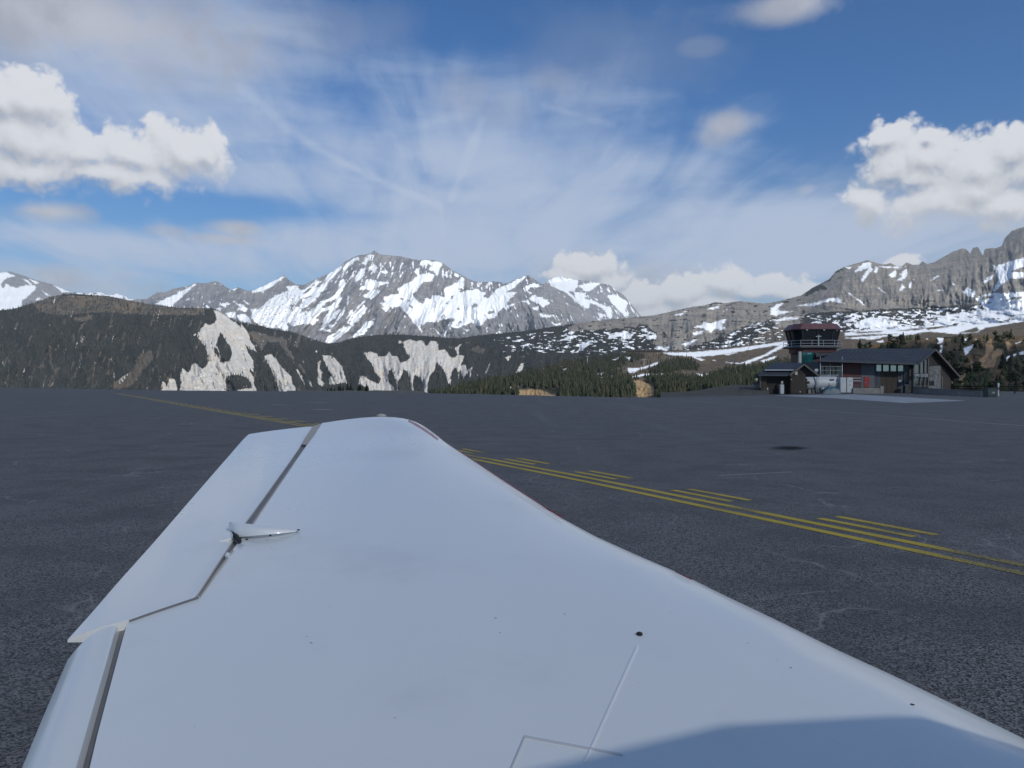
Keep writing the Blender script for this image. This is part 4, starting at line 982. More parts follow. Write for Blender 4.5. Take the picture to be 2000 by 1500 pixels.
ASPH = asphalt_mat()
GRAVEL = pmat('brown_gravel_verge', (.085, .075, .065), .95, var=.5, scale=1.4, bump=.5, bscale=8)
PAD = pmat('pale_concrete_pad', (.30, .31, .32), .85, var=.22, scale=.5)
FAR_EDGE = [(-900, 756.2), (-300, 756.8), (0, 757.3), (150, 759.6), (270, 761.9), (400, 763), (500, 763.6), (650, 765.6), (800, 767.6), (930, 769.6), (1100, 773.6), (1200, 775.8), (1300, 776.6), (1420, 774.6), (1470, 773.2), (1490, 771.5)]
edge = [G(a, b) for a, b in FAR_EDGE]
ap = edge + [(70.0, 152.0, 0), (260.0, 152.0, 0), (260.0, -120.0, 0), (-430.0, -120.0, 0)]
mb = MB(); mb.prism([(x, y, -.30) for x, y, z in ap], (0, 0, .30))
APRON = tag(mb.build('apron', ASPH), 'dark worn asphalt apron of the mountain airfield', kind='structure')
# plateau body under and round the apron
pl = [(x * 1.012 - (.6 if x < 0 else 0), y * 1.012 + 2.2, -.05) for x, y, z in edge[:-3]] + [(34, 122, -.05), (78, 178, -.05), (300, 182, -.05), (300, -150, -.05), (-470, -150, -.05)]
mb = MB(); mb.hexa([(x * 1.12, y * 1.14 + 6, -90) for x, y, z in pl], pl)
tag(mb.build('plateau', GRAVEL), 'flat gravel plateau carrying the apron and buildings', kind='structure')

YEL = paint_mat('worn_yellow_paint', (.56, .40, .035), .43, .60)
WHITE_LINE = paint_mat('worn_white_paint', (.42, .42, .42), .44, .60)
base_line = [(9.2, -1.3), (6.85, 3.3), (4.83, 7.16), (2.95, 10.75), (.98, 14.5), (-2.0, 19.8), (-8.79, 31.76), (-22.0, 53.5), (-46.0, 93.5), (-68.0, 130.0)]
def fine_line(pts, step=.5):
    p = [np.array(q, float) for q in pts]
    out = []
    for i in range(len(p) - 1):
        p0, p1, p2, p3 = p[max(i - 1, 0)], p[i], p[i + 1], p[min(i + 2, len(p) - 1)]
        L = np.linalg.norm(p2 - p1)
        for k in range(max(2, int(L / step))):
            t = k / max(2, int(L / step))
            m1, m2 = (p2 - p0) / max(np.linalg.norm(p2 - p0), 1e-6) * L, (p3 - p1) / max(np.linalg.norm(p3 - p1), 1e-6) * L
            h = lambda t: (2*t**3 - 3*t**2 + 1, t**3 - 2*t**2 + t, -2*t**3 + 3*t**2, t**3 - t**2)
            a, b, c, d = h(t)
            out.append(a * p1 + b * m1 + c * p2 + d * m2)
    out.append(p[-1])
    return np.array(out)
BL = fine_line(base_line)
BT = np.gradient(BL, axis=0); BT /= np.linalg.norm(BT, axis=1)[:, None]
BN = np.stack([BT[:, 1], -BT[:, 0]], -1)               # towards the far right side of the line
BS = np.concatenate([[0], np.cumsum(np.linalg.norm(np.diff(BL, axis=0), axis=1))])
def ribbon(name, off, w, s0, s1, mat, z=.004):
    s = np.unique(np.concatenate([[s0], BS[(BS > s0) & (BS < s1)], [s1]]))
    c = np.stack([np.interp(s, BS, BL[:, k]) for k in (0, 1)], -1)
    nn = np.stack([np.interp(s, BS, BN[:, k]) for k in (0, 1)], -1)
    a, b = c + nn * (off - w / 2), c + nn * (off + w / 2)
    v = np.concatenate([np.c_[a, np.full(len(s), z)], np.c_[b, np.full(len(s), z)]])
    k = np.arange(len(s) - 1)
    me = arr_mesh(name, v, np.stack([k, k + 1, k + 1 + len(s), k + len(s)], -1), mat)
    return link(name, me, APRON)
ribbon('yellow_solid_line', 0.0, .15, 0, BS[-1], YEL)
ribbon('yellow_solid_line', .35, .15, 0, BS[-1], YEL)
s0 = 1.15
i_ref = int(np.argmin(np.hypot(BL[:, 0] - 4.62, BL[:, 1] - 8.62)))      # near end of the dash group at the right
s0 = BS[i_ref] % 2.98
while s0 < BS[-1] - 3:
    ribbon('yellow_dash', .69, .13, s0 + .05, s0 + 1.42, YEL)
    ribbon('yellow_dash', 1.02, .13, s0, s0 + 1.40, YEL)
    s0 += 2.98
def strip(name, p, q, w, mat, z=.004):
    p, q = Vector(p), Vector(q)
    s = (q - p).cross(Vector((0, 0, 1))).normalized() * w / 2
    mb = MB(); mb.face([(p - s) + Vector((0, 0, z)), (p + s) + Vector((0, 0, z)), (q + s) + Vector((0, 0, z)), (q - s) + Vector((0, 0, z))])
    return mb.build(name, mat, APRON)
strip('white_line', G(1320, 781), G(2010, 832.5), .12, WHITE_LINE)
strip('white_line', G(1455, 776.5), G(1610, 782.5), .16, WHITE_LINE)
for (a, b) in (((622, 779), (640, 779.4)), ((606, 786), (640, 786.6)), ((612, 799.5), (650, 800.5)), ((530, 790.5), (560, 791)), ((1000, 792), (1040, 792.8))):
    strip('pale_dash', G(*a), G(*b), .5, WHITE_LINE)
for (a, b) in (((1405, 929), (1545, 922)), ((1690, 801), (1990, 806)), ((560, 781), (900, 783))):
    strip('pale_scratch', G(*a), G(*b), .05, WHITE_LINE)
mb = MB(); mb.face([Vector(G(*q)) + Vector((0, 0, .004)) for q in ((1512, 772.6), (1668, 770.2), (1888, 782.6), (1768, 787.4), (1640, 778.5))])
tag(mb.build('concrete_pad', PAD), 'pale concrete pad in front of the terminal', kind='structure')
# old oil stain on the asphalt: soaked in the middle, fading out towards its rim
def stain_mat():
    m = bpy.data.materials.new('oil_soaked_asphalt'); m.use_nodes = True
    t = m.node_tree; t.nodes.clear(); n = NT(t)
    o = n.node('ShaderNodeOutputMaterial'); b = n.node('ShaderNodeBsdfPrincipled'); tr = n.node('ShaderNodeBsdfTransparent'); mx = n.node('ShaderNodeMixShader')
    b.inputs['Base Color'].default_value = (.012, .011, .010, 1); b.inputs['Roughness'].default_value = .9; b.inputs['Specular IOR Level'].default_value = .1
    at = n.node('ShaderNodeAttribute', attribute_name='soak').outputs['Fac']
    nz = n.noise(n.node('ShaderNodeTexCoord').outputs['Object'], 2.2, 5, .65)
    n.put(mx.inputs[0], n.m('MULTIPLY', n.ss(n.m('ADD', at, n.m('MULTIPLY', n.m('SUBTRACT', nz, .5), 1.3)), .05, .9), .72))
    t.links.new(tr.outputs[0], mx.inputs[1]); t.links.new(b.outputs[0], mx.inputs[2]); t.links.new(mx.outputs[0], o.inputs[0])
    return m
q, sk = [], []
for ring in range(7):
    f = ring / 6
    for k in range(40):
        a = 2 * math.pi * k / 40
        q.append(G(1543 + f * math.cos(a) * (52 + 6 * math.sin(3 * a)), 875 + f * math.sin(a) * (6.4 + .8 * math.sin(5 * a)), .005)); sk.append(1 - f)
i = np.arange(280).reshape(7, 40); j2 = np.roll(i, -1, 1)
me = arr_mesh('oil_stain', np.array(q), np.stack([i[:-1], i[1:], j2[1:], j2[:-1]], -1).reshape(-1, 4), stain_mat())
at_ = me.attributes.new('soak', 'FLOAT', 'POINT'); at_.data.foreach_set('value', np.array(sk, dtype=np.float32))
tag(link('oil_stain', me), 'dark elongated oil stain on the asphalt ahead of the wing', 'stain')

def patch(name, cols, Ds, zf, mat, label):
    v = np.array([[((px - 1000) / F * D, D, zf(px, D)) for px in cols] for D in Ds])
    nr, nc = v.shape[:2]; i = np.arange(nr * nc).reshape(nr, nc)
    return tag(link(name, arr_mesh(name, v.reshape(-1, 3), np.stack([i[:-1, :-1], i[:-1, 1:], i[1:, 1:], i[1:, :-1]], -1).reshape(-1, 4), mat, True)), label, kind='structure')
def sst(x, a, b):
    t = min(1, max(0, (x - a) / (b - a))); return t * t * (3 - 2 * t)
patch('grass_bank', np.arange(1290, 1506, 4), np.linspace(101, 176, 24),
      lambda px, D: -.35 + 1.75 * sst(D, 100 + .03 * (1500 - px), 146) * sst(px, 1295, 1450) * (1 - .5 * sst(D, 150, 176)) + .10 * float(perlin(np.array([px / 17.0]), np.array([D / 6.0]))[0]), pmat('brown_grass_bank', (.075, .062, .045), .95, var=.5, scale=1.1, bump=.5, bscale=5), 'low brown grass bank left of the wooden hut')
patch('verge', np.arange(560, 900, 6), np.linspace(150, 225, 14),
      lambda px, D: -.30 - .004 * max(0, D - 190) - 2.0 * sst(px, 800, 895) + .25 * float(perlin(np.array([px / 40.0]), np.array([D / 9.0]))[0]), pmat('pale_grass_verge', (.13, .115, .08), .95, var=.5, scale=.8), 'rough pale verge beyond the far edge of the apron')
tr_ = random.Random(9)
for k in range(16):
    px = 640 + k * 5.2 + tr_.uniform(-3, 3); D = tr_.uniform(196, 214)
    h = tr_.uniform(1.0, 2.3) if k > 3 else tr_.uniform(.8, 1.4)
    plant_tree('small_spruce', ((px - 1000) / F * D, D, -.45), h + .3, h * tr_.uniform(1.1, 1.6), SPR[k % len(SPR)], 'tiny spruce standing on the verge at the far edge of the apron', 'small spruces along the apron edge', tr_.uniform(0, 6))

# ------------------------------------------------------------------ buildings
M_WALL = pmat('dark_grey_boarding', (.060, .064, .076), .8, var=.15, scale=1.0, stretch=(3, 3, .3))
M_GREYP = pmat('grey_wall_render', (.115, .12, .132), .85, var=.15, scale=.7)
M_RED = pmat('red_cladding', (.085, .018, .020), .6, var=.15, scale=.8)
M_RED2 = pmat('bright_red_paint', (.25, .016, .018), .5, var=.1, scale=1.5)
M_ROOF = pmat('slate_grey_sheet_roof', (.042, .048, .060), .6, var=.2, scale=1.6, stretch=(.25, 2, 2), dirt=(.058, .063, .073), dscale=.8)
M_SOFFIT = pmat('dark_stained_timber', (.030, .024, .021), .85, var=.3, scale=2.0, stretch=(.4, .4, 3))
M_WOOD = pmat('brown_weathered_boards', (.050, .037, .028), .85, var=.3, scale=1.6, stretch=(4, 4, .3))
M_WOOD2 = pmat('grey_weathered_timber', (.13, .112, .095), .9, var=.25, scale=2.0)
M_STONE = pmat('grey_rubble_stone', (.15, .148, .146), .95, var=.4, scale=1.4, bump=.6, bscale=3)
M_CONC = pmat('grey_concrete', (.22, .21, .195), .9, var=.2, scale=.8, dirt=(.13, .12, .11))
M_GLASS = pmat('dark_window_glass', (.012, .016, .022), .06, var=.1, scale=.5, spec=.6)
M_GLASSR = pmat('mirror_window_glass', (.30, .30, .31), .10, metal=.7, var=.3, scale=.5)
M_TEAL = pmat('teal_glass', (.015, .085, .085), .12, var=.3, scale=.35, spec=.6)
M_STEEL = pmat('galvanised_steel', (.42, .43, .45), .45, metal=.5, var=.1, scale=3)
M_DARKM = pmat('black_metal', (.025, .026, .030), .5, var=.2, scale=3)
M_WHITEP = pmat('white_metal_paint', (.47, .48, .49), .5, var=.08, scale=1.2, dirt=(.40, .39, .36), dscale=.9)
M_CREAM = pmat('pale_plastic', (.42, .43, .40), .6, var=.1, scale=2)
M_MAROON = pmat('maroon_sheet_roof', (.135, .050, .056), .5, var=.15, scale=1.2)
M_LETTER = pmat('grey_lettering', (.45, .45, .46), .6, var=.08, scale=4)
M_TARP = pmat('blue_green_tarpaulin', (.035, .085, .115), .5, var=.35, scale=2.2, bump=.6, bscale=3)
M_GREEN = pmat('dark_green_plastic', (.022, .045, .042), .5, var=.2, scale=2)

def fbx(mb, px0, px1, py0, py1, D, depth):
    """box whose front face, D metres ahead, fills the given pixels; it runs back by depth"""
    x0, x1 = (px0 - 1000) / F * D, (px1 - 1000) / F * D
    z1, z0 = EYE - (py0 - HY) / F * D, EYE - (py1 - HY) / F * D
    return mb.box(x0, x1, D, D + depth, max(z0, 0.0) if py1 >= 764 else z0, z1)
def fb(name, px0, px1, py0, py1, D, depth, mat, parent, bevel=0.0, loc=None):
    mb = MB(); fbx(mb, px0, px1, py0, py1, D, depth)
    return sub(mb, name, mat, parent, bevel)
def sub(mb, name, mat, parent, bevel=0.0):
    """build in world place, then hang under the thing (whose base lies elsewhere)"""
    o = mb.build(name, mat, None, bevel)
    w = parent
    off = Vector((0, 0, 0))
    while w is not None:
        off += Vector(w.location); w = w.parent
    if parent is not None:
        o.data.transform(Matrix.Translation(-off))
        o.parent = parent
    return o
def text_mesh(txt, width, height, mat, depth=.03):
    cu = bpy.data.curves.new('lettering', 'FONT')
    cu.body = txt; cu.extrude = depth; cu.align_x = 'CENTER'; cu.align_y = 'CENTER'
    ob = bpy.data.objects.new('lettering', cu)
    COL.objects.link(ob)
    dg = bpy.context.evaluated_depsgraph_get()
    me = bpy.data.meshes.new_from_object(ob.evaluated_get(dg))
    bpy.data.objects.remove(ob); bpy.data.curves.remove(cu)
    co = np.array([v.co[:] for v in me.vertices])
    sz = co.max(0) - co.min(0); mid = (co.max(0) + co.min(0)) / 2
    me.transform(Matrix.Translation((-mid[0], -mid[1], 0)))
    me.transform(Matrix.Diagonal((width / sz[0], height / sz[1], 1, 1)))
    me.transform(Matrix.Rotation(R(90), 4, 'X'))
    me.materials.clear(); me.materials.append(mat)
    return me

# ---- terminal
TD = 134.0
T = thing('terminal_building', 'long low terminal with a slate grey roof, red panels and a gable end', 'building', ((1700 - 1000) / F * TD, TD, 0))
mb = MB()
fbx(mb, 1598, 1711, 706, 768, TD, 11); fbx(mb, 1765, 1782, 706, 768, TD, 11); fbx(mb, 1711, 1765, 704.5, 709.5, TD, 11)
sub(mb, 'wall', M_WALL, T)
fb('floor_slab', 1711, 1765, 767.0, 768.2, TD + .25, 8, M_CONC, T)
fb('wall_panel', 1682, 1707.5, 709, 768, TD - .06, .06, M_GREYP, T)
fb('wall_panel', 1766, 1776, 709, 768, TD - .06, .06, M_GREYP, T)
fb('red_panel', 1646.5, 1681.5, 708, 736.5, TD - .10, .10, M_RED, T)
for k, (a, b) in enumerate(((737.5, 741.5), (743.5, 747.5), (749.5, 753.5))):
    fb('red_board', 1664, 1681.5, a, b + 1, TD - .08, .08, M_RED, T)
fb('pale_rail', 1666, 1681.5, 737.8, 739.2, TD - .22, .06, M_STEEL, T); fb('pale_rail', 1666, 1681.5, 743.2, 744.6, TD - .22, .06, M_STEEL, T)
# glazed stair bay left of the red panel, with red frames
fb('glazing', 1603, 1646, 716, 760, TD - .04, .04, M_GLASS, T)
for px in (1603, 1611, 1621, 1633, 1645.5):
    fb('red_mullion', px - .7, px + .7, 712, 760, TD - .14, .10, M_RED, T)
for py in (715.5, 723.5, 734.5):
    fb('red_transom', 1603, 1646, py - .6, py + .6, TD - .12, .07, M_RED, T)
# garage front: four windows over door leaves
for px0, px1 in ((1711.9, 1721), (1725, 1735.6), (1739.6, 1750), (1754, 1764.2)):
    f = fb('window', px0 - .8, px1 + .8, 710.3, 725.8, TD + .14, .12, M_DARKM, T)
    fb('pane', px0, px1, 711, 725, TD + .10, .04, M_GLASSR, f)
fb('door_beam', 1711, 1765, 709.4, 768, TD + .34, .1, M_SOFFIT, T)
for k, (a, b) in enumerate(((1711.6, 1720), (1720.3, 1731), (1731.3, 1742), (1742.3, 1753))):
    fb('door_leaf', a, b, 726.6, 767.3, TD + .16 + .03 * (k % 2), .12, M_WOOD if k else M_WALL, T)
fb('side_door', 1753.4, 1764.4, 726.6, 767.3, TD + .12, .12, M_WALL, T)
fb('letter_box', 1755.5, 1761.3, 742.2, 746.4, TD - .05, .17, M_CREAM, T)
rd = fb('red_door', 1688, 1698.2, 736.2, 757, TD - .16, .10, M_RED2, T, bevel=.02)
rd['label'] = 'bright red door beside the garage front'
fb('handle', 1689, 1689.8, 746, 748.4, TD - .24, .08, M_STEEL, rd)
fb('post', 1776.6, 1778.4, 719, 767, TD - .8, .16, M_WOOD2, T); fb('post', 1780.4, 1782.6, 719, 767, TD - .8, .2, M_WOOD2, T)
fb('wall_lamp', 1770.6, 1772.6, 746, 749.4, TD - .28, .24, M_DARKM, T)
# roof: front and rear slope as slabs, boards along the verge
E_l, E_r = Vector(P(1600, 702.5, 131.5)), Vector(P(1791, 709, 131.5))
R_l, R_r = Vector(P(1647, 681, 139)), Vector(P(1825, 681, 139))
B_r, B_l = Vector(P(1874, 736.5, 149)), Vector(P(1720, 738, 160))
dn = Vector((0, 0, -.28))
N_ = 9
mb = MB()
rows = [[E_l.lerp(R_l, i / N_), E_r.lerp(R_r, i / N_)] for i in range(N_ + 1)]
for i in range(N_):
    a, b = rows[i], rows[i + 1]
    up = Vector((0, 0, .02))
    mb.hexa([a[0] + dn, a[1] + dn, b[1] + dn, b[0] + dn], [a[0] + up, a[1] + up, b[1], b[0]])
sub(mb, 'roof', M_ROOF, T)
mb = MB(); mb.hexa([R_l + dn, R_r + dn, B_r + dn, B_l + dn], [R_l + Vector((0, 0, .02)), R_r + Vector((0, 0, .02)), B_r, B_l])
sub(mb, 'rear_roof', M_SOFFIT, T)
mb = MB()
for i in range(1, 6):
    for k in range(22):
        f = (k + (.5 if i % 2 else 0)) / 22
        p = E_l.lerp(R_l, (i - .45) / 5.6).lerp(E_r.lerp(R_r, (i - .45) / 5.6), f + .012)
        mb.box(p.x - .16, p.x + .16, p.y - .05, p.y + .06, p.z, p.z + .10)
o = sub(mb, 'snow_guards', M_DARKM, T); o['kind'] = 'stuff'
for a, b, nm in ((E_r, R_r, 'verge_board'), (R_r, B_r, 'verge_board'), (E_l, R_l, 'verge_board'), (E_l, E_r, 'gutter')):
    s = Vector((.14, -.14, -.16)) if nm == 'verge_board' and a is not E_l else Vector((-.1, -.14, -.16))
    mb = MB(); mb.bar(a + s, b + s, .10, .36); sub(mb, nm, M_WOOD2 if (a is R_r) else M_ROOF, T)
# gable end, set back under the roof
al = (B_r - E_r); al.z = 0; al.normalize()
nrm = Vector((al.y, -al.x, 0))
A0 = E_r - nrm * 1.1 + al * 1.5
def gp(px, py, proud=0.0):
    u = (px - 1000) / F
    a0 = A0 + nrm * proud
    D = (nrm.x * a0.x + nrm.y * a0.y) / (nrm.x * u + nrm.y)
    return Vector(P(px, py, D))
def gpl(name, pts, proud, th, mat, parent, floor=False):
    q = [gp(px, py, proud) for px, py in pts]
    if floor:
        for v in q[-2:]: v.z = 0
    mb = MB(); mb.prism(q, -nrm * th); return sub(mb, name, mat, parent)
gpl('gable_wall', [(1783, 712), (1824, 684), (1852, 717), (1858, 768), (1783, 768)], 0, .3, M_SOFFIT, T, True)
gpl('stone_wall', [(1815, 716), (1838, 714), (1838, 757), (1838, 768), (1815, 768)], .12, .12, M_STONE, T, True)
gl = gpl('glazing', [(1785, 711), (1813, 701), (1813, 768), (1785, 768)], .08, .08, M_GLASS, T, True)
for a, t0 in ((1785.4, 712), (1798, 709), (1806.5, 703), (1813.6, 701)):
    gpl('mullion', [(a - .8, t0), (a + .8, t0), (a + .8, 768), (a - .8, 768)], .22, .12, M_WOOD2, T, True)
gpl('balcony_rail', [(1785, 753.4), (1814, 753.4), (1814, 754.8), (1785, 754.8)], .42, .10, M_WOOD2, T)
w = gpl('window', [(1815.6, 743.6), (1825, 743.2), (1825, 753), (1815.6, 753)], .20, .08, M_DARKM, T)
gpl('pane', [(1816.4, 744.4), (1824.2, 744), (1824.2, 752.2), (1816.4, 752.2)], .22, .02, M_GLASS, w)
for (a, b, c, d) in ((1816, 721, 1820, 722.4), (1822, 725, 1826, 726.4), (1820, 732.4, 1829, 729.6), (1830, 730, 1832, 732.8), (1818, 735, 1824, 734)):
    gpl('wall_motif', [(a, b), (c, d - .6), (c, d + .7), (a, b + 1.2)], .17, .04, M_DARKM, T)
gpl('timber_cladding', [(1838.6, 712), (1846, 712), (1856.5, 735), (1857.5, 768), (1838.6, 768)], .06, .06, M_WOOD, T, True)
gpl('timber_post', [(1839.5, 735), (1841.5, 735), (1841.5, 768), (1839.5, 768)], .3, .2, M_WOOD2, T, True)
sg = gpl('sign', [(1784, 729.2), (1814, 729.2), (1814, 737.4), (1784, 737.4)], .55, .12, M_DARKM, T)
sg['label'] = 'black sign board with grey capital letters'
p0, p1 = gp(1786, 733.4, .60), gp(1812.4, 733.4, .60)
adv = {'I': .5, ' ': .55}
word = 'OPN I DOCEE'
tot = sum(adv.get(c, 1.0) for c in word); at_ = 0.0
for c in word:
    w_ = adv.get(c, 1.0)
    if c != ' ':
        tm = text_mesh(c, (p1 - p0).length / tot * w_ * (.82 if c != 'I' else .4), .50, M_LETTER)
        tm.transform(Matrix.Rotation(math.atan2(al.y, al.x), 4, 'Z'))
        tm.transform(Matrix.Translation(p0.lerp(p1, (at_ + w_ / 2) / tot) - Vector(T.location)))
        link('letter', tm, sg)
    at_ += w_

# ---- control tower
TC = Vector(((1603.5 - 1000) / F * 143, 143 + 3.6, 0))
W = thing('control_tower', 'control tower with a dark glazed cab, maroon roof and red shaft', 'tower', tuple(TC))
PLAN = [(-3.9, -3.6), (2.7, -3.6), (4.9, -1.6), (4.9, 2.6), (2.7, 4.6), (-3.0, 4.6), (-5.0, 2.6), (-5.0, -1.8)]
zt = lambda py: EYE - (py - HY) / F * 143
ring = lambda s, z: [(x * s, y * s, z) for x, y in PLAN]
def tw(name, s0, z0, s1, z1, mat, parent=W):
    mb = MB(); mb.hexa(ring(s0, z0), ring(s1, z1)); return mb.build(name, mat, parent)
tw('roof', 1.0, zt(642.3), .82, zt(631), M_MAROON)
tw('soffit', .98, zt(643.4), .98, zt(642.4), M_DARKM)
tw('cab_core', .60, zt(676), .66, zt(643.5), M_DARKM)
for i in range(8):
    j = (i + 1) % 8
    a, b = Vector(PLAN[i] + (0,)), Vector(PLAN[j] + (0,))
    lo, hi = (a * .77, b * .77), (a * .91, b * .91)
    z0, z1 = zt(675), zt(643.6)
    q = [lo[0] + Vector((0, 0, z0)), lo[1] + Vector((0, 0, z0)), hi[1] + Vector((0, 0, z1)), hi[0] + Vector((0, 0, z1))]
    n_ = (q[1] - q[0]).cross(q[3] - q[0]).normalized()
    mb = MB(); mb.prism([v.lerp(sum(q, Vector()) / 4, .02) for v in q], -n_ * .08); mb.build('pane', M_GLASS, W)
    mb = MB(); mb.bar(q[0], q[3], .22); mb.build('mullion', M_SOFFIT, W)
    if (b - a).length > 4:
        mb = MB(); mb.bar(q[0].lerp(q[1], .5) + n_ * .05, q[3].lerp(q[2], .5) + n_ * .05, .16); mb.build('mullion', M_SOFFIT, W)
tw('balcony', .99, zt(678.6), .99, zt(676), M_GREYP)
for z in (zt(664.6), zt(670.5), zt(675.2)):
    mb = MB()
    for i in range(8):
        mb.tube([(PLAN[i][0] * .97, PLAN[i][1] * .97, z), (PLAN[(i + 1) % 8][0] * .97, PLAN[(i + 1) % 8][1] * .97, z)], .045, 6)
    mb.build('rail', M_STEEL, W)
for i in range(8):
    a, b = Vector(PLAN[i] + (0,)) * .97, Vector(PLAN[(i + 1) % 8] + (0,)) * .97
    n_ = max(1, round((b - a).length / 2.0))
    for k in range(n_):
        p = a.lerp(b, k / n_)
        mb = MB(); mb.tube([p + Vector((0, 0, zt(677))), p + Vector((0, 0, zt(664.4)))], .05, 6); mb.build('railing_post', M_STEEL, W)
tw('neck', .80, zt(688), .80, zt(678.7), M_RED)
mb = MB(); mb.box(-3.2, 3.0, -2.7, 3.2, 0, zt(688)); mb.build('shaft', M_RED, W)
mb = MB(); mb.box(-3.25, -.95, -2.86, -2.72, zt(713), zt(686.4)); g_ = mb.build('glass_wall', M_TEAL, W)
g_['label'] = 'teal glass wall of the tower stair'
mb = MB(); mb.box(-2.3, -1.5, -2.92, -2.87, zt(692), zt(689)); mb.build('pane', pmat('light_teal_glass', (.10, .34, .32), .1, var=.1), g_)
mb = MB(); mb.box(-3.85, -3.40, -2.9, -2.3, 0, zt(686.2)); mb.build('pale_pier', M_CREAM, W)
mb = MB(); mb.hexa([(-.85, -3.6, zt(697.5)), (3.4, -2.9, zt(690)), (3.4, -1.0, zt(686)), (-.85, -2.7, zt(686.6))], [(-.85, -3.6, zt(697)), (3.4, -2.9, zt(689.5)), (3.4, -1.0, zt(684.6)), (-.85, -2.7, zt(684.2))]); mb.build('lean_roof', M_ROOF, W)
mb = MB(); mb.tube([(-3.9, -2.2, zt(633)), (-3.9, -2.2, zt(627.4))], .06, 6); mb.build('antenna', M_STEEL, W)
mb = MB(); mb.tube([(-.45, -3.55, zt(676)), (-.45, -3.55, zt(654))], .11, 6); mb.tube([(-.95, -3.55, zt(657.4)), (.05, -3.55, zt(656.8))], .10, 6); mb.build('wind_vane', M_CREAM, W)
for x in (-2.6, .6, 3.5):
    mb = MB(); mb.box(x - .15, x + .15, -3.6 + (1.1 if x > 3 else 0), -3.35 + (1.1 if x > 3 else 0), zt(645.4), zt(643.2)); mb.build('lamp', M_CREAM, W)

# ---- wooden hut
HD = 124.0
Hh = thing('wooden_hut', 'dark wooden hut with a gabled porch and stepped roofs', 'hut', ((1540 - 1000) / F * HD, HD, 0))
mb = MB(); fbx(mb, 1497, 1543.5, 730, 769.6, HD + 1.2, 6.0); sub(mb, 'wall', M_SOFFIT, Hh)
mb = MB(); fbx(mb, 1543.5, 1573.5, 732, 769.6, HD, 6.0); sub(mb, 'gable_block', M_WOOD, Hh)
mb = MB(); mb.prism([P(1543.5, 732, HD), P(1573.5, 732, HD), P(1599, 733, HD + .02), P(1570.5, 714, HD)], (0, .25, 0)); sub(mb, 'gable', M_SOFFIT, Hh)
mb = MB(); fbx(mb, 1487, 1496.6, 733, 765, HD + .9, .3); sub(mb, 'side_boards', M_WOOD2, Hh)
for k in range(5):
    fb('board', 1487.2, 1496.4, 734.5 + k * 6.2, 740.3 + k * 6.2, HD + .8, .08, M_WOOD, Hh)
fb('corner_post', 1484.2, 1486.2, 733.5, 757.5, HD + .6, .18, M_WOOD2, Hh); fb('corner_post', 1498.2, 1500.4, 757, 769.6, HD + .9, .2, M_CREAM, Hh)
dr = fb('door', 1544.5, 1571.5, 735, 768.6, HD - .10, .10, M_WOOD, Hh)
fb('round_plate', 1544.8, 1546.6, 740.2, 742.2, HD - .18, .08, M_CREAM, dr); fb('round_plate', 1562, 1564, 764, 766.4, HD - .18, .08, M_CREAM, dr)
for k in range(6):
    fb('door_board', 1546.6 + k * 4.05, 1550.2 + k * 4.05, 736.5, 767.5, HD - .135, .035, M_WOOD, dr)
fb('notice_box', 1552.6, 1557.8, 725.8, 732.2, HD - .16, .14, M_CREAM, Hh)
for k in range(4):
    y0 = 739.5 + k * 5.6
    l = 1577 + (3.5 if k == 1 else 0) - abs(k - 1) * 1.2
    mb = MB(); a, b = P(1572, y0 + 2, HD + .35), P(l, y0 + 2, HD + .35); mb.tube([a, b], .22, 8); sub(mb, 'log_end', M_WOOD, Hh)
# roofs
ap, le, re_ = Vector(P(1570.4, 710.6, HD - .7)), Vector(P(1542.6, 731.6, HD - .7)), Vector(P(1600.5, 734, HD - .7))
bk = Vector((0, 7.5, 0)); dn = Vector((0, 0, -.16))
mb = MB(); mb.hexa([le + dn, ap + dn, ap + dn + bk, le + dn + bk], [le, ap, ap + bk, le + bk]); sub(mb, 'gable_roof', M_ROOF, Hh)
mb = MB(); mb.hexa([ap + dn, re_ + dn, re_ + dn + bk, ap + dn + bk], [ap, re_, re_ + bk, ap + bk]); sub(mb, 'gable_roof', M_ROOF, Hh)
for a, b in ((le, ap), (ap, re_)):
    mb = MB(); s = Vector((0, -.06, -.10)); mb.bar(a + s, b + s, .08, .24); sub(mb, 'barge_board', M_WOOD2, Hh)
u0, u1 = Vector(P(1493.5, 722, HD + .4)), Vector(P(1550, 722, HD + .4))
t0_, t1_ = Vector(P(1511, 708.4, HD + 4.4)), Vector(P(1566, 708.4, HD + 4.4))
mb = MB(); mb.hexa([u0 + dn, u1 + dn, t1_ + dn, t0_ + dn], [u0, u1, t1_, t0_]); sub(mb, 'upper_roof', M_ROOF, Hh)
mb = MB(); s = Vector((0, -.05, -.06)); mb.bar(u0 + s, u1 + s, .10, .16); sub(mb, 'gutter', M_STEEL, Hh)
l0, l1 = Vector(P(1481, 732.4, HD - .4)), Vector(P(1546, 732.8, HD - .4))
mb = MB(); q0, q1 = Vector(P(1492, 723.4, HD + 1.3)), Vector(P(1548, 723.4, HD + 1.3)); mb.hexa([l0 + dn, l1 + dn, q1 + dn, q0 + dn], [l0, l1, q1, q0]); sub(mb, 'lower_roof', M_ROOF, Hh)
mb = MB(); mb.hexa([t0_ + dn, t1_ + dn, t1_ + dn + Vector((0, 4, -2.2)), t0_ + dn + Vector((0, 4, -2.2))], [t0_, t1_, t1_ + Vector((0, 4, -2.2)), t0_ + Vector((0, 4, -2.2))]); sub(mb, 'rear_roof', M_ROOF, Hh)

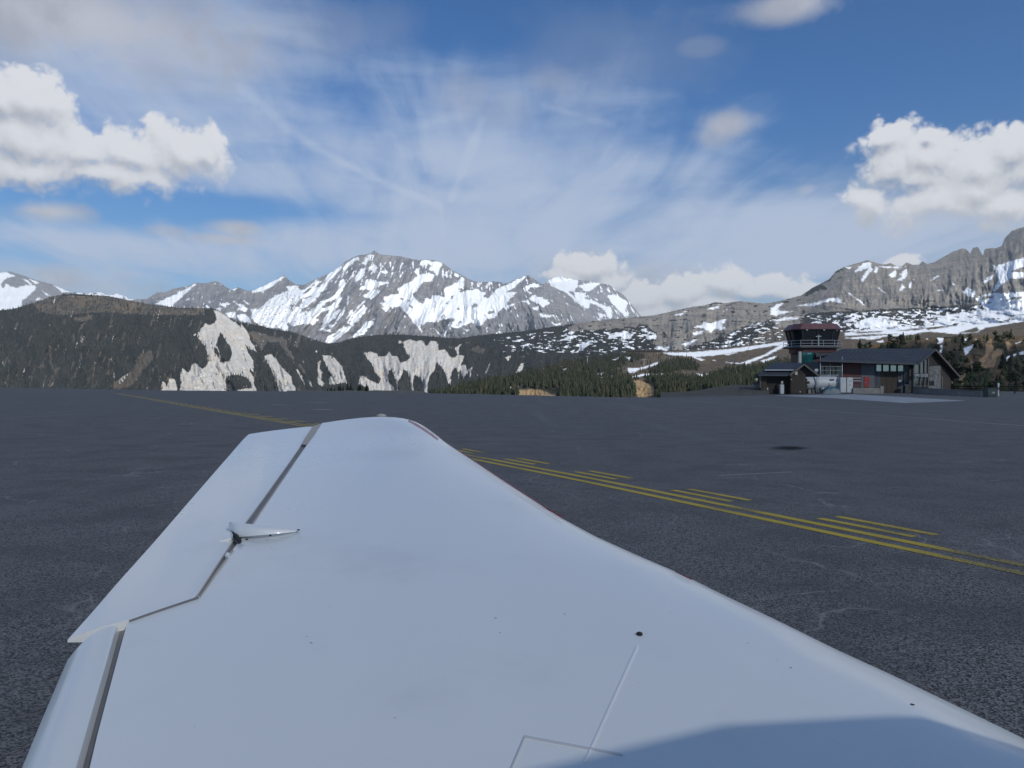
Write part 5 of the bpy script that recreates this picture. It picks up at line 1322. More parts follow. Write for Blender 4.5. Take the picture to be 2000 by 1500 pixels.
cb = thing('white_cabinet', 'narrow white cabinet standing under the hut roof beside its door', 'cabinet', ((1528 - 1000) / F * HD, HD, 0))
fb('body', 1524, 1531.4, 751, 769.6, HD, .5, M_WHITEP, cb, bevel=.02); fb('head', 1526, 1529.6, 744.4, 749.2, HD + .1, .3, M_CREAM, cb, bevel=.02); fb('neck', 1527, 1528.4, 749.2, 751, HD + .15, .15, M_DARKM, cb)
fb('door', 1524.6, 1530.8, 752, 768.6, HD - .03, .03, M_WHITEP, cb)
yl = thing('yellow_lamp', 'small yellowish lamp head on a thin post left of the hut', 'lamp', ((1477 - 1000) / F * 123, 123, 0))
mb = MB(); mb.tube([P(1477, 769, 123), P(1477, 745, 123)], .05, 6); sub(mb, 'post', M_DARKM, yl)
mb = MB(); mb.tube([P(1477, 745.4, 123), P(1477, 743, 123), P(1477, 740, 123), P(1477, 738.6, 123)], [.1, .22, .26, .08], 10); sub(mb, 'head', pmat('yellowed_plastic', (.42, .42, .20), .4), yl)
tag(fb('concrete_block', 1472.5, 1485, 752, 758.6, 127, 1.2, M_CONC, None, bevel=.06), 'grey concrete block on the bank left of the hut', 'block')
bx = bpy.data.objects['concrete_block']

# ---- white fuel tank, cabinet and their neighbours
KD = 129.0
KT = thing('fuel_tank', 'white horizontal fuel tank with a dark strap and ladder beside the hut', 'tank', ((1610 - 1000) / F * KD, KD, 0))
r_ = 13.4 / F * KD; zc = EYE; xk = lambda px: (px - 1000) / F * KD
yk = KD + r_
mb = MB(); zc = EYE - (748.6 - HY) / F * KD
mb.tube([(xk(a), yk, zc) for a in (1571, 1572, 1574, 1577, 1580, 1636, 1639, 1641, 1642.3, 1643)], [.12, r_ * .5, r_ * .8, r_ * .95, r_, r_, r_ * .95, r_ * .8, r_ * .5, .12], 28); sub(mb, 'body', M_WHITEP, KT)
mb = MB(); mb.tube([(xk(1591.6), yk, zc), (xk(1593), yk, zc)], r_ * 1.03, 28); sub(mb, 'strap', M_DARKM, KT)
for k in range(2):
    mb = MB(); px = 1595 + k * 3; mb.tube([P(px, 767, KD - .25), P(px, 734.6, KD - .25)], .04, 6); sub(mb, 'ladder_rail', M_STEEL, KT)
for k in range(9):
    mb = MB(); mb.tube([P(1595, 764 - k * 3.3, KD - .25), P(1598, 764 - k * 3.3, KD - .25)], .03, 5); sub(mb, 'rung', M_STEEL, KT)
fb('saddle', 1579, 1584, 761, 768.6, KD + .3, 1.6, M_CONC, KT); fb('saddle', 1586.6, 1591, 761, 768.6, KD + .3, 1.6, M_CONC, KT); fb('saddle', 1630, 1636, 761, 768.6, KD + .3, 1.6, M_CONC, KT)
fb('label_plate', 1621.4, 1629.6, 740.6, 743, KD - .02, .16, M_DARKM, KT); fb('valve_box', 1620, 1625, 748, 752, KD - .1, .4, M_WHITEP, KT, bevel=.03)
mb = MB()
for a, b in (((1604, 733), (1604, 736)), ((1611, 732), (1611, 735.4)), ((1619, 733), (1619, 735.4)), ((1637, 732), (1637, 736))):
    mb.tube([P(*a, yk), P(*b, yk)], .03, 5)
mb.tube([P(1604, 732.6, yk), P(1637, 732.4, yk)], .03, 5); mb.tube([P(1604, 734, yk), P(1637, 733.8, yk)], .03, 5); sub(mb, 'walkway_rail', M_STEEL, KT)
mb = MB(); mb.tube([P(1616, 735.4, yk), P(1616, 733.6, yk)], .3, 12); sub(mb, 'manhole', M_STEEL, KT)
WC = thing('fuel_cabinet', 'white two-door cabinet at the right end of the fuel tank', 'cabinet', ((1654 - 1000) / F * KD, KD - .6, 0))
fb('body', 1641, 1666, 737.2, 767.0, KD - .6, 1.9, M_WHITEP, WC, bevel=.02)
fb('door', 1641.8, 1653.6, 738, 766.4, KD - .65, .05, M_WHITEP, WC); fb('door', 1654.4, 1665.6, 738, 766.4, KD - .65, .05, M_WHITEP, WC)
for a, b, c, d in ((1662, 743, 1664, 744), (1659.6, 745, 1660.4, 746.6), (1659.4, 751, 1660.8, 752.4), (1653.5, 736, 1654.5, 767)):
    fb('black_fitting', a, c, b, d, KD - .70, .05, M_DARKM, WC)
# tarpaulin over a heap: one rumpled cover
mb = MB()
gridp = {}
for i in range(15):
    for j in range(9):
        u, v = i / 14, j / 8
        px = 1601 + 40 * u
        hgt = (1 - abs(2 * u - 1.08) ** 3.2) * math.sin(math.pi * min(1, v * 1.12)) ** .55
        x = (px - 1000) / F * 127; y = 126.2 + 2.0 * v
        z = max(0, 1.42 * max(0, hgt) * (.9 + .25 * float(perlin(np.array([u * 5.1]), np.array([v * 3.3 + 2]))[0])))
        gridp[i, j] = mb.b.verts.new((x, y, z + .01))
for i in range(14):
    for j in range(8):
        mb.b.faces.new((gridp[i, j], gridp[i + 1, j], gridp[i + 1, j + 1], gridp[i, j + 1]))
tag(mb.build('tarpaulin', M_TARP), 'blue green tarpaulin thrown over a heap in front of the fuel tank', 'tarpaulin')
mb = MB(); mb.prism([P(1604, 761.5, 125.9), P(1610.5, 758.5, 125.9), P(1607.8, 755, 126.3)], (0, .1, .0)); tag(mb.build('white_sheet', M_WHITEP), 'small white sheet lying on the left end of the tarpaulin', 'sheet')
for i, (px, t_, w_) in enumerate(((1602.2, 696, .075), (1644.8, 696, .085), (1621.3, 712, .045))):
    mb = MB(); Dp = 131.8
    mb.tube([P(px, 768, Dp), P(px, t_, Dp)], [w_, w_ * .7], 8)
    tag(mb.build('pole', M_STEEL), ('tall grey metal pole behind the left part of the tank', 'tall grey metal pole by the white cabinet', 'short thin metal rod between the two tall poles')[i], 'pole')
mb = MB(); mb.tube([P(1602.2, 723.4, 131.9), P(1644.8, 723.4, 131.9)], .03, 6); mb.tube([P(1602.2, 715.6, 131.9), P(1644.8, 715.6, 131.9)], .03, 6)
tag(mb.build('rail', M_STEEL), 'pair of thin horizontal rails between the two tall poles', 'rail')
sgn = thing('notice_board', 'small pale notice board behind the hut roof on the right', 'notice', P(1595, 768, 131))
sgn.location.z = 0
fb('board', 1591.6, 1598, 720.4, 725.4, 131, .06, M_CREAM, sgn); mb = MB(); mb.tube([P(1595, 768, 131.1), P(1595, 721, 131.1)], .04, 6); sub(mb, 'post', M_STEEL, sgn)

# ---- low walls, rails, bins, fence in front of the terminal
lw = thing('low_wall', 'low grey concrete wall between the white cabinet and the garage', 'wall', ((1696 - 1000) / F * 128, 128, 0))
fb('wall', 1666.5, 1726, 758, 769, 128, .4, M_CONC, lw, bevel=.03)
fb('end_pier', 1719.5, 1726.4, 754.2, 769, 127.9, .6, M_CONC, lw, bevel=.03)
mb = MB(); mb.tube([P(1668, 754, 128.2), P(1721, 754.2, 128.2)], .05, 6); sub(mb, 'rail', M_WOOD2, lw)
for px in (1669.5, 1682, 1694, 1707):
    fb('post', px - .8, px + .8, 753.4, 758.2, 128.1, .14, M_WOOD2, lw)
rw = thing('stone_wall', 'long low stone wall running forward past the gable end', 'wall', P(1784, 769, 127))
rw.location.z = 0
a0, a1 = Vector(((1784 - 1000) / F * 127, 127, 0)), Vector(((1929 - 1000) / F * 97, 97, 0))
d_ = (a1 - a0).normalized(); n_ = Vector((d_.y, -d_.x, 0))
mb = MB(); mb.hexa([a0, a1, a1 - n_ * .4, a0 - n_ * .4], [a0 + Vector((0, 0, 1.0)), a1 + Vector((0, 0, .60)), a1 - n_ * .4 + Vector((0, 0, .60)), a0 - n_ * .4 + Vector((0, 0, 1.0))]); sub(mb, 'wall', M_CONC, rw, bevel=.03)
mb = MB(); mb.hexa([a0 + n_ * .05 + Vector((0, 0, 1.0)), a1 + n_ * .05 + Vector((0, 0, .60)), a1 - n_ * .45 + Vector((0, 0, .60)), a0 - n_ * .45 + Vector((0, 0, 1.0))], [a0 + n_ * .05 + Vector((0, 0, 1.08)), a1 + n_ * .05 + Vector((0, 0, .67)), a1 - n_ * .45 + Vector((0, 0, .67)), a0 - n_ * .45 + Vector((0, 0, 1.08))]); sub(mb, 'coping', M_GREYP, rw)
bn_ = thing('waste_bin', 'dark bin standing against the terminal wall right of the garage', 'bin', ((1771 - 1000) / F * 132.6, 132.6, 0))
fb('body', 1767.6, 1775.4, 753, 767.6, 132.6, .6, M_DARKM, bn_, bevel=.03); fb('lid', 1767.2, 1775.8, 751.6, 753, 132.5, .7, M_GREYP, bn_, bevel=.02)
cn = thing('container', 'dark green box container with pale characters on its front at the right', 'container', ((1938.5 - 1000) / F * 96, 96, 0))
fb('body', 1929.4, 1948, 759.4, 776, 96, 1.0, M_GREEN, cn, bevel=.03); fb('lid', 1929, 1948.4, 757.8, 759.4, 95.95, 1.1, M_DARKM, cn, bevel=.02)
for ch_, px, w_ in (('3', 1937.2, 2.0), ('1', 1939.7, 1.1), ('1', 1941.8, 1.1)):
    tm = text_mesh(ch_, w_ / F * 96, 3.4 / F * 96, M_LETTER)
    q_ = Vector(P(px, 766.8, 95.96)); tm.transform(Matrix.Translation(q_ - Vector(cn.location))); link('digit', tm, cn)
fb('vent', 1931, 1946.5, 771.6, 774.6, 95.97, .04, M_DARKM, cn)
pst = thing('white_post', 'short white marker post just right of the green container', 'post', ((1950.5 - 1000) / F * 104, 104, 0))
fb('shaft', 1949.4, 1951.6, 754, 773.6, 104, .14, M_CREAM, pst); fb('band', 1949.3, 1951.7, 757, 761, 103.98, .18, M_DARKM, pst); fb('cap', 1949.2, 1952.2, 748.4, 754, 103.98, .2, M_WHITEP, pst)
fe = thing('wooden_fence', 'dark wooden rail fence running right behind the stone wall', 'fence', P(1858, 766, 150))
fe.location.z = 0
fp = [(1846, 150), (1872, 147), (1898, 143), (1924, 139), (1952, 134), (1982, 129), (2014, 124), (2050, 118), (2090, 112)]
for px, D in fp:
    mb = MB(); q = Vector(((px - 1000) / F * D, D, 0)); mb.box(q.x - .08, q.x + .08, q.y - .08, q.y + .08, 0, 1.25); sub(mb, 'post', M_SOFFIT, fe)
for (p, q) in zip(fp, fp[1:]):
    a, b = Vector(((p[0] - 1000) / F * p[1], p[1] - .12, 0)), Vector(((q[0] - 1000) / F * q[1], q[1] - .12, 0))
    for z in (.45, .8, 1.15):
        mb = MB(); mb.bar(a + Vector((0, 0, z)), b + Vector((0, 0, z)), .05, .16); sub(mb, 'rail', M_SOFFIT if z > 1 else M_WOOD, fe)

# ---- small things on the hillside: long barn, lift pylons
def on_near(px, py):
    c = int(np.argmin(np.abs(NEAR.X[0] - px))); r = int(np.argmin(np.abs(NEAR.Y[:, c] - py)))
    return Vector(NEAR.pos[r, c])
b0 = on_near(1258, 689)
bt = thing('mountain_restaurant', 'long low brown building at the foot of the ski run', 'building', tuple(b0), rz=R(-4))
k_ = b0.y / F
mb = MB(); mb.box(-34 * k_, 34 * k_, 0, 9, -2, 3.2 * k_); mb.build('wall', M_WOOD, bt)
mb = MB(); mb.hexa([(-36 * k_, -1.0, 3.2 * k_), (36 * k_, -1.0, 3.2 * k_), (36 * k_, 10, 3.2 * k_), (-36 * k_, 10, 3.2 * k_)], [(-34 * k_, 3.5, 6.2 * k_), (34 * k_, 3.5, 6.2 * k_), (34 * k_, 5.5, 6.2 * k_), (-34 * k_, 5.5, 6.2 * k_)]); mb.build('roof', M_SOFFIT, bt)
for i in range(7):
    mb = MB(); x = (-29 + i * 9) * k_; mb.box(x, x + 4 * k_, -.08, 0, .8 * k_, 2.4 * k_); mb.build('window', M_GLASS, bt)
for i, (px, pb, pt) in enumerate(((1147, 714, 696), (1258, 722, 702), (1395, 682, 672), (1462, 682, 669))):
    q = on_near(px, pb); h = (pb - pt) / F * q.y
    pyl = thing('lift_pylon', ('grey lift pylon among spruces on the left of the hillside wood', 'grey lift pylon above the snow strip in the wood', 'thin lift pylon on the lower edge of the ski run', 'thin lift pylon on the upper ski run left of the hut')[i], 'pylon', tuple(q), 'ski lift pylons')
    mb = MB(); mb.tube([(0, 0, -1), (0, 0, h)], [.28, .2], 8); mb.build('mast', M_STEEL, pyl)
    mb = MB(); mb.bar((-2.2, 0, h), (2.2, 0, h), .25); mb.build('cross_arm', M_STEEL, pyl)

# ------------------------------------------------------------------ aeroplane: the left wing seen from the cabin, and the body it belongs to
ALPHA, D0, KD_ = R(16), .75, .10
ca, sa = math.cos(ALPHA), math.sin(ALPHA)
M_PLANE = pmat('white_aircraft_paint', (.80, .80, .765), .30, var=.012, scale=.9, coat=.45, dirt=(.70, .70, .66), dscale=1.6)
M_GAP = pmat('grey_hinge_gap', (.20, .19, .185), .5, var=.15, scale=6, metal=.2)
M_RUB = pmat('beige_seal', (.42, .38, .33), .6, var=.1, scale=6)
M_REDL = pmat('red_wing_edge', (.28, .025, .03), .25, var=.05, spec=.6)
M_SPECK = pmat('dark_speck', (.02, .02, .022), .8)

def U(px, py, up=0.0):
    """point on the sloping wing plane (raised by up) seen in that direction"""
    u, w = (px - 1000) / F, (py - HY) / F
    D = (D0 - up) / (w + KD_ * (-u * sa + ca))
    return Vector((u * D, D, EYE - w * D))

AE = thing('aeroplane', 'white low-wing light aircraft whose left wing fills the foreground', 'aeroplane', (0, 0, 0))
LE = [(846, 866), (868, 880), (894, 898), (945, 928), (1002, 964), (1054, 995), (1100, 1027), (1173, 1066), (1259, 1105), (1350, 1145), (1430, 1186), (1544, 1242), (1658, 1300), (1772, 1353.5), (1886, 1410), (2000, 1467), (2150, 1545), (2400, 1690), (2800, 1930)]
LE = [Vector(q + (0,)) for q in LE]
RE = [(629, 827.5), (600, 868), (560, 925), (520, 982), (490, 1026), (455, 1073), (420, 1122), (391, 1164), (320, 1188), (250, 1212), (236, 1262), (212, 1352), (190, 1436), (175, 1500), (140, 1640), (100, 1830)]
RE = [Vector(q + (0,)) for q in RE]
# pair the two edges station by station: a leading-edge index position for every rear position
def along(poly, f):
    f = min(max(f, 0), len(poly) - 1.0001); i = int(f); return poly[i].lerp(poly[i + 1], f - i)
NR, NCH = 76, 44
pair = [(0, 0), (2.0, .35), (5.8, 4.0), (8.0, 7.0), (10.2, 9.0), (12.5, 11.5), (15, 13), (16.2, 14), (17.999, 14.999)]
rowsW = []
def prof(x): return 4 * (x ** .56 - x)
def frac(k): return float(np.interp(k, [0, 7, 8, 9, 15], [.76, .76, .82, .88, .94]))
def ampl(i): return .088 + .012 * (i / NR) + .064 * math.exp(-(i / 14.0) ** 2)
for i in range(NR):
    t = i / (NR - 1) * (len(pair) - 1)
    k = min(int(t), len(pair) - 2); f = t - k
    l = along(LE, pair[k][0] * (1 - f) + pair[k + 1][0] * f)
    kr = pair[k][1] * (1 - f) + pair[k + 1][1] * f
    r = along(RE, kr)
    amp, fr_ = ampl(i), frac(kr)
    up = amp * prof(fr_)
    L3, R3 = U(l.x, l.y), U(r.x, r.y, up)
    Rb = R3 - Vector((0, 0, up))
    row = []
    for j in range(NCH):
        x = (j / (NCH - 1)) ** 1.9
        q = L3.lerp(Rb, x)
        q.z += amp * prof(x * fr_)
        row.append(q)
    low = []
    for j in range(1, 14):
        x = (1 - j / 14) ** 1.6
        q = L3.lerp(Rb, x)
        q.z -= .045 * 4 * (x ** .5 - x) + .02 * x
        low.append(q)
    rowsW.append(row + [R3 + Vector((0, 0, -.055))] + low)
bm = bmesh.new()
vv = [[bm.verts.new(p) for p in row] for row in rowsW]
n_ = len(vv[0])
for a, b in zip(vv, vv[1:]):
    for j in range(n_):
        f = bm.faces.new((a[j], a[(j + 1) % n_], b[(j + 1) % n_], b[j])); f.smooth = True
# rounded wing tip
c = sum((v.co for v in vv[0]), Vector()) / n_
prev = vv[0]
sdir = Vector((-sa, ca, .10)).normalized()
for k in range(1, 5):
    a = k / 4 * math.pi / 2
    sc = math.cos(a); mv = sdir * (.05 * math.sin(a))
    def tipv(v):
        # collapse the section's thickness only, keep its chord
        x = (v.co - rowsW[0][0]).dot((rowsW[0][NCH - 1] - rowsW[0][0]).normalized()) / (rowsW[0][NCH - 1] - rowsW[0][0]).length
        mid = rowsW[0][0].lerp(rowsW[0][NCH - 1], x) + Vector((0, 0, .02 * 4 * max(0, x * (1 - x))))
        return mid + (v.co - mid) * max(sc, .02) + mv * min(1, 4 * max(0, x * (1.15 - x)))
    cur = [bm.verts.new(tipv(v)) for v in vv[0]]
    for j in range(n_):
        f = bm.faces.new((prev[j], cur[j], cur[(j + 1) % n_], prev[(j + 1) % n_])); f.smooth = True
    prev = cur
bm.faces.new(prev)
bmesh.ops.recalc_face_normals(bm, faces=bm.faces[:])
for e in bm.edges:
    if len(e.link_faces) == 2 and e.calc_face_angle(0) > .75: e.smooth = False
me = bpy.data.meshes.new('wing'); bm.to_mesh(me); bm.free(); me.materials.append(M_PLANE)
link('wing', me, AE)

def hup(py):
    """height of the upper skin over the wing plane along the hinge line"""
    return float(np.interp(py, [826, 900, 1166, 1212, 1500, 1800], [.050, .044, .038, .0205, .012, .010]))
# drooped cuff over the inner leading edge: starts with a small step at the kink
kk = next(i for i in range(NR) if pair[int(i / (NR - 1) * (len(pair) - 1))][0] >= 5.7)
bm = bmesh.new(); cuff = []
for i in range(kk, NR):
    row = rowsW[i]; L3 = row[0]; ax = (row[0] - row[NCH - 1]).normalized()
    sec = [rowsW[i][-k] for k in (5, 3, 1)] + row[:15]
    n_c = len(sec)
    cuff.append([bm.verts.new(p + (ax * .0055 + Vector((0, 0, .0020))) * max(0.0, 1 - max(0, k - 3) / (n_c - 4.0)) + Vector((0, 0, .0006 - .0022 * (max(0, k - 3) / (n_c - 4.0)) ** 2))) for k, p in enumerate(sec)])
for a, b in zip(cuff, cuff[1:]):
    for j in range(n_c - 1):
        f = bm.faces.new((a[j], a[j + 1], b[j + 1], b[j])); f.smooth = True
base_c = [bm.verts.new(p) for p in [rowsW[kk][-k] for k in (5, 3, 1)] + rowsW[kk][:15]]
for j in range(n_c - 1): bm.faces.new((base_c[j], base_c[j + 1], cuff[0][j + 1], cuff[0][j]))
bmesh.ops.recalc_face_normals(bm, faces=bm.faces[:])
for e in bm.edges:
    if len(e.link_faces) == 2 and e.calc_face_angle(0) > .6: e.smooth = False
me = bpy.data.meshes.new('leading_edge_cuff'); bm.to_mesh(me); bm.free(); me.materials.append(M_PLANE)
link('leading_edge_cuff', me, AE)

def panel(name, front, rear, mat, parent, th0, th1, bulge=0.0, nj=14, ni=22, up0=0.0, up1=0.0, drop=0.0, rounding=.7):
    """control surface: skin between a front edge and a trailing edge (pixel polylines), with thickness"""
    fr = [Vector(q + (0,)) for q in front]; rr = [Vector(q + (0,)) for q in rear]
    def at(poly, t):
        L = [0]
        for a, b in zip(poly, poly[1:]): L.append(L[-1] + (b - a).length)
        s = t * L[-1]
        for k in range(len(poly) - 1):
            if s <= L[k + 1] + 1e-9: return poly[k].lerp(poly[k + 1], (s - L[k]) / max(1e-9, L[k + 1] - L[k]))
        return poly[-1]
    bm = bmesh.new(); top, bot = [], []
    for i in range(ni):
        t = i / (ni - 1)
        a, b = at(fr, t), at(rr, t)
        A, B = U(a.x, a.y, (hup(a.y) - .004 if up0 < 0 else up0 + (up1 - up0) * t) - drop), U(b.x, b.y, -drop)
        T_, B_ = [], []
        for j in range(nj):
            x = j / (nj - 1)
            q = A.lerp(B, x); q.z += bulge * 4 * x * (1 - x)
            nose = 0 if x > .08 or a.y > 1160 and up0 < 0 else -.02 * rounding * (1 - x / .08) ** 2
            q.z += nose
            T_.append(bm.verts.new(q)); B_.append(bm.verts.new(q - Vector((0, 0, (th0 * (1 - x) + th1 * x)))))
        top.append(T_); bot.append(B_)
    for g_, flip in ((top, False), (bot, True)):
        for a, b in zip(g_, g_[1:]):
            for j in range(nj - 1):
                q = (a[j], a[j + 1], b[j + 1], b[j]); f = bm.faces.new(q[::-1] if flip else q); f.smooth = True
    for j in range(nj - 1):
        bm.faces.new((top[0][j], bot[0][j], bot[0][j + 1], top[0][j + 1])); bm.faces.new((top[-1][j], top[-1][j + 1], bot[-1][j + 1], bot[-1][j]))
    for a in range(ni - 1):
        bm.faces.new((top[a][0], top[a + 1][0], bot[a + 1][0], bot[a][0])); bm.faces.new((top[a][-1], bot[a][-1], bot[a + 1][-1], top[a + 1][-1]))
    bmesh.ops.recalc_face_normals(bm, faces=bm.faces[:])
    for e in bm.edges:
        if len(e.link_faces) == 2 and e.calc_face_angle(0) > .6: e.smooth = False
    me = bpy.data.meshes.new(name); bm.to_mesh(me); bm.free(); me.materials.append(mat)
    return link(name, me, parent)
AIL = panel('aileron', [(613, 832.5), (560, 908), (515, 970), (473, 1026.5), (430, 1090), (379, 1168), (313, 1190), (247, 1212.5)], [(486, 848), (481, 851.5), (430, 910), (370, 979), (300, 1060), (230, 1138), (180, 1196), (132, 1249.5)], M_PLANE, AE, .060, .006, bulge=.004, nj=16, ni=40, up0=-1, rounding=.2)
FLP = panel('flap', [(233, 1222), (215, 1290), (190, 1378), (156, 1500), (120, 1640), (80, 1800)], [(132, 1289), (110, 1340), (78, 1415), (43, 1500), (-20, 1650), (-90, 1820)], M_PLANE, AE, .075, .008, bulge=.020, nj=18, ni=24, up0=.020, up1=.012, drop=.010)
def strip3(name, pts, w0, drop, mat, parent, th=.006):
    """thin strip lying on the wing along pixel points (given as left/right pairs)"""
    mb = MB()
    lo = [U(a[0], a[1], hup(a[1]) - drop) for a, b in pts]; hi = [U(b[0], b[1], hup(b[1]) - drop) for a, b in pts]
    for k in range(len(pts) - 1):
        q = [lo[k], hi[k], hi[k + 1], lo[k + 1]]
        mb.hexa([v - Vector((0, 0, th)) for v in q], q)
    return mb.build(name, mat, parent)
strip3('hinge_gap', [((606, 832), (634, 826)), ((555, 908), (566, 925)), ((465, 1026), (497, 1026)), ((425, 1090), (440, 1102)), ((368, 1170), (398, 1166))], 0, .014, M_GAP, AE)
strip3('gap_seal', [((611, 832.5), (630, 826.5)), ((595, 856), (612, 852)), ((590, 866), (600, 867))], 0, -.004, M_RUB, AE)
strip3('flap_gap', [((228, 1224), (252, 1210)), ((208, 1290), (228, 1300)), ((183, 1378), (204, 1388)), ((148, 1502), (180, 1500)), ((108, 1650), (140, 1650))], 0, .024, M_GAP, AE)
strip3('gap_lip', [((389.5, 1164), (391.2, 1164.4)), ((418.5, 1122), (420.6, 1122.6)), ((454, 1073), (456, 1074))], 0, -.002, M_RUB, AE, .004)
strip3('gap_lip', [((489.3, 1026), (491.4, 1026.6)), ((559, 925), (561, 926)), ((612, 850.6), (613.8, 851.4))], 0, -.002, M_RUB, AE, .004)
strip3('bracket', [((443.5, 1078), (450, 1080.6)), ((439.6, 1084), (446, 1087))], 0, -.004, M_PLANE, AE)
# aileron hinge fairing: a slim half cone on the upper skin
def zskin(px, py, up):
    return U(px, py, up)
mb = MB(); secs = []
for k in range(12):
    f = k / 11
    cx_, cyy = 452 + (586 - 452) * f, 1037 + (1034 - 1037) * f
    hw = (1 - f) ** .9 * .80 + .05
    base = U(cx_, cyy + 3, .040 + .012 * math.sin(math.pi * f) + .018 * f)
    span = (U(cx_ + 9 * hw, cyy + 16 * hw, .040) - U(cx_ - 5 * hw, cyy - 6 * hw, .040)) * .5
    ring_ = []
    for a in range(9):
        th = math.pi * a / 8
        ring_.append(mb.b.verts.new(base + span * math.cos(th) * 1.0 + Vector((0, 0, .034 * hw * math.sin(th) ** .8))))
    secs.append(ring_)
for a, b in zip(secs, secs[1:]):
    for j in range(8):
        f = mb.b.faces.new((a[j], a[j + 1], b[j + 1], b[j])); f.smooth = True
mb.b.faces.new(secs[0]); mb.b.faces.new(secs[-1])
FR = mb.build('hinge_fairing', M_PLANE, AE)
strip3('fairing_mouth', [((453, 1039), (457, 1038)), ((458, 1046), (465, 1045)), ((466, 1055), (472, 1053))], 0, -.012, M_SPECK, FR, .01)
mb = MB(); mb.prism([U(429, 1056.5, .036), U(449, 1034, .040), U(455, 1044, .058), U(452, 1051, .042)], (0, 0, -.006)); mb.build('tail_cuff', M_PLANE, FR)
for px, py in ((482, 1054.5), (528, 1046.5), (583, 1036)):
    mb = MB(); q = U(px, py, .066); mb.tube([q, q + Vector((0, 0, .003))], .0042, 8); mb.build('screw', M_SPECK, FR)
# leading edge: red line under the nose, red position light at the tip, small dome on the tip
def le_tube(name, pts, r, mat, dz):
    mb = MB(); mb.tube([U(a, b) + Vector((0, 0, dz)) for a, b in pts], r, 8); return mb.build(name, mat, AE)
mb = MB(); q = U(745, 846, .0) + Vector((0, .0, .098)); mb.tube([q, q + Vector((0, 0, .008)), q + Vector((0, 0, .014)), q + Vector((0, 0, .017))], [.030, .028, .020, .006], 14); mb.build('tip_cap', M_RUB, AE)

# upper skin height for things lying on it: nearest wing vertex ray
from mathutils.bvhtree import BVHTree
wing = [o for o in AE.children if o.name.startswith('wing')][0]
BVH = BVHTree.FromPolygons([v.co[:] for v in wing.data.vertices], [p.vertices[:] for p in wing.data.polygons])
def skin(px, py, lift=.002):
    d = Vector(((px - 1000) / F, 1, -(py - HY) / F)).normalized()
    hit = BVH.ray_cast(Vector((0, 0, EYE)), d, 12)
    return (hit[0] + Vector((0, 0, lift))) if hit[0] is not None else U(px, py, .08)
def on_skin(name, pairs, mat, lift=.002, th=.002):
    mb = MB()
    for k in range(len(pairs) - 1):
        (a, b), (c, d) = pairs[k], pairs[k + 1]
        q = [skin(*a, lift), skin(*b, lift), skin(*d, lift), skin(*c, lift)]
        mb.hexa([v - Vector((0, 0, th)) for v in q], q)
    return mb.build(name, mat, AE)
on_skin('position_light', [((799, 820.5), (797, 823)), ((815, 828.5), (813, 832)), ((830, 837.5), (828, 841)), ((845, 848), (843, 851)), ((857, 857.5), (855, 860))], M_REDL, .002, .004)
def edge_line(name, pts, r):
    mb = MB(); q = []
    for px, py in pts:
        d = skin(px, py + 5, 0).y
        q.append(Vector(P(px + .6, py - .2, d)))
    mb.tube(q, r, 8); return mb.build(name, M_REDL, AE)
edge_line('red_edge_strip', [(876, 868), (894, 880), (945, 913), (1002, 951), (1054, 984), (1098, 1012)], .0020)
edge_line('red_edge_strip', [(1318, 1116.5), (1350, 1132)], .0013)
M_PALE = pmat('pale_reflection', (.85, .85, .83), .35, var=.01)  # colour of the painted reflection streak
M_SHADE = pmat('grey_reflection', (.56, .57, .58), .5, var=.05)  # colour of the painted reflection outline
on_skin('reflection_streak', [((1243.5 - k * 8.6, 1262 + k * 19), (1248.5 - k * 8.6, 1262 + k * 19)) for k in range(13)], M_PALE, .0015, .001)  # bright window reflection painted onto the skin as a pale strip
mb = MB(); q = skin(1249, 1240, .0); mb.tube([q, q + Vector((0, 0, .004)), q + Vector((0, 0, .006))], [.0065, .0065, .003], 14); mb.build('reflection_dot', M_SPECK, AE)  # dark dot of that reflection, modelled as a small stud
on_skin('reflection_outline', [((1024 + k * 15.9, 1438 + k * 2.95), (1024 + k * 15.9, 1441.5 + k * 2.95)) for k in range(13)], M_SHADE)  # dark outline of the reflection, laid on the skin as thin grey strips
on_skin('reflection_outline', [((1024 - k * 3.4, 1440 + k * 8), (1027.5 - k * 3.4, 1440 + k * 8)) for k in range(9)], M_SHADE)
strip3('end_seam', [((388, 1164.6), (388.4, 1166.4)), ((354, 1176), (354.4, 1177.8)), ((318, 1188), (318.4, 1189.8)), ((284, 1199.8), (284.4, 1201.6)), ((252, 1211), (252.4, 1212.8))], 0, -.003, M_GAP, AE, .003)
rs = random.Random(3)
mb = MB()
SPK = [(644, 1185), (599, 1244), (608, 1256), (771, 1403), (968, 1208), (1434, 1246), (1460, 1257), (1519, 1291), (1545, 1305), (1782, 1377), (628, 994), (741, 1069), (792, 1134), (847, 1111), (467, 1114), (977, 1236), (1103, 1200), (1310, 1197), (1637, 1453), (1248, 1334), (380, 1420), (880, 1006)]
for i, (px, py) in enumerate(SPK):
    q = skin(px, py, .0012); r = rs.uniform(.0008, .0022) if i != 9 else .004
    pts = [q + Vector((math.cos(a) * r * rs.uniform(.6, 1.5), math.sin(a) * r * rs.uniform(.6, 1.3), 0)) for a in (k * 1.047 for k in range(6))]
    mb.face(pts)
o = mb.build('fly_specks', M_SPECK, AE); o['kind'] = 'stuff'

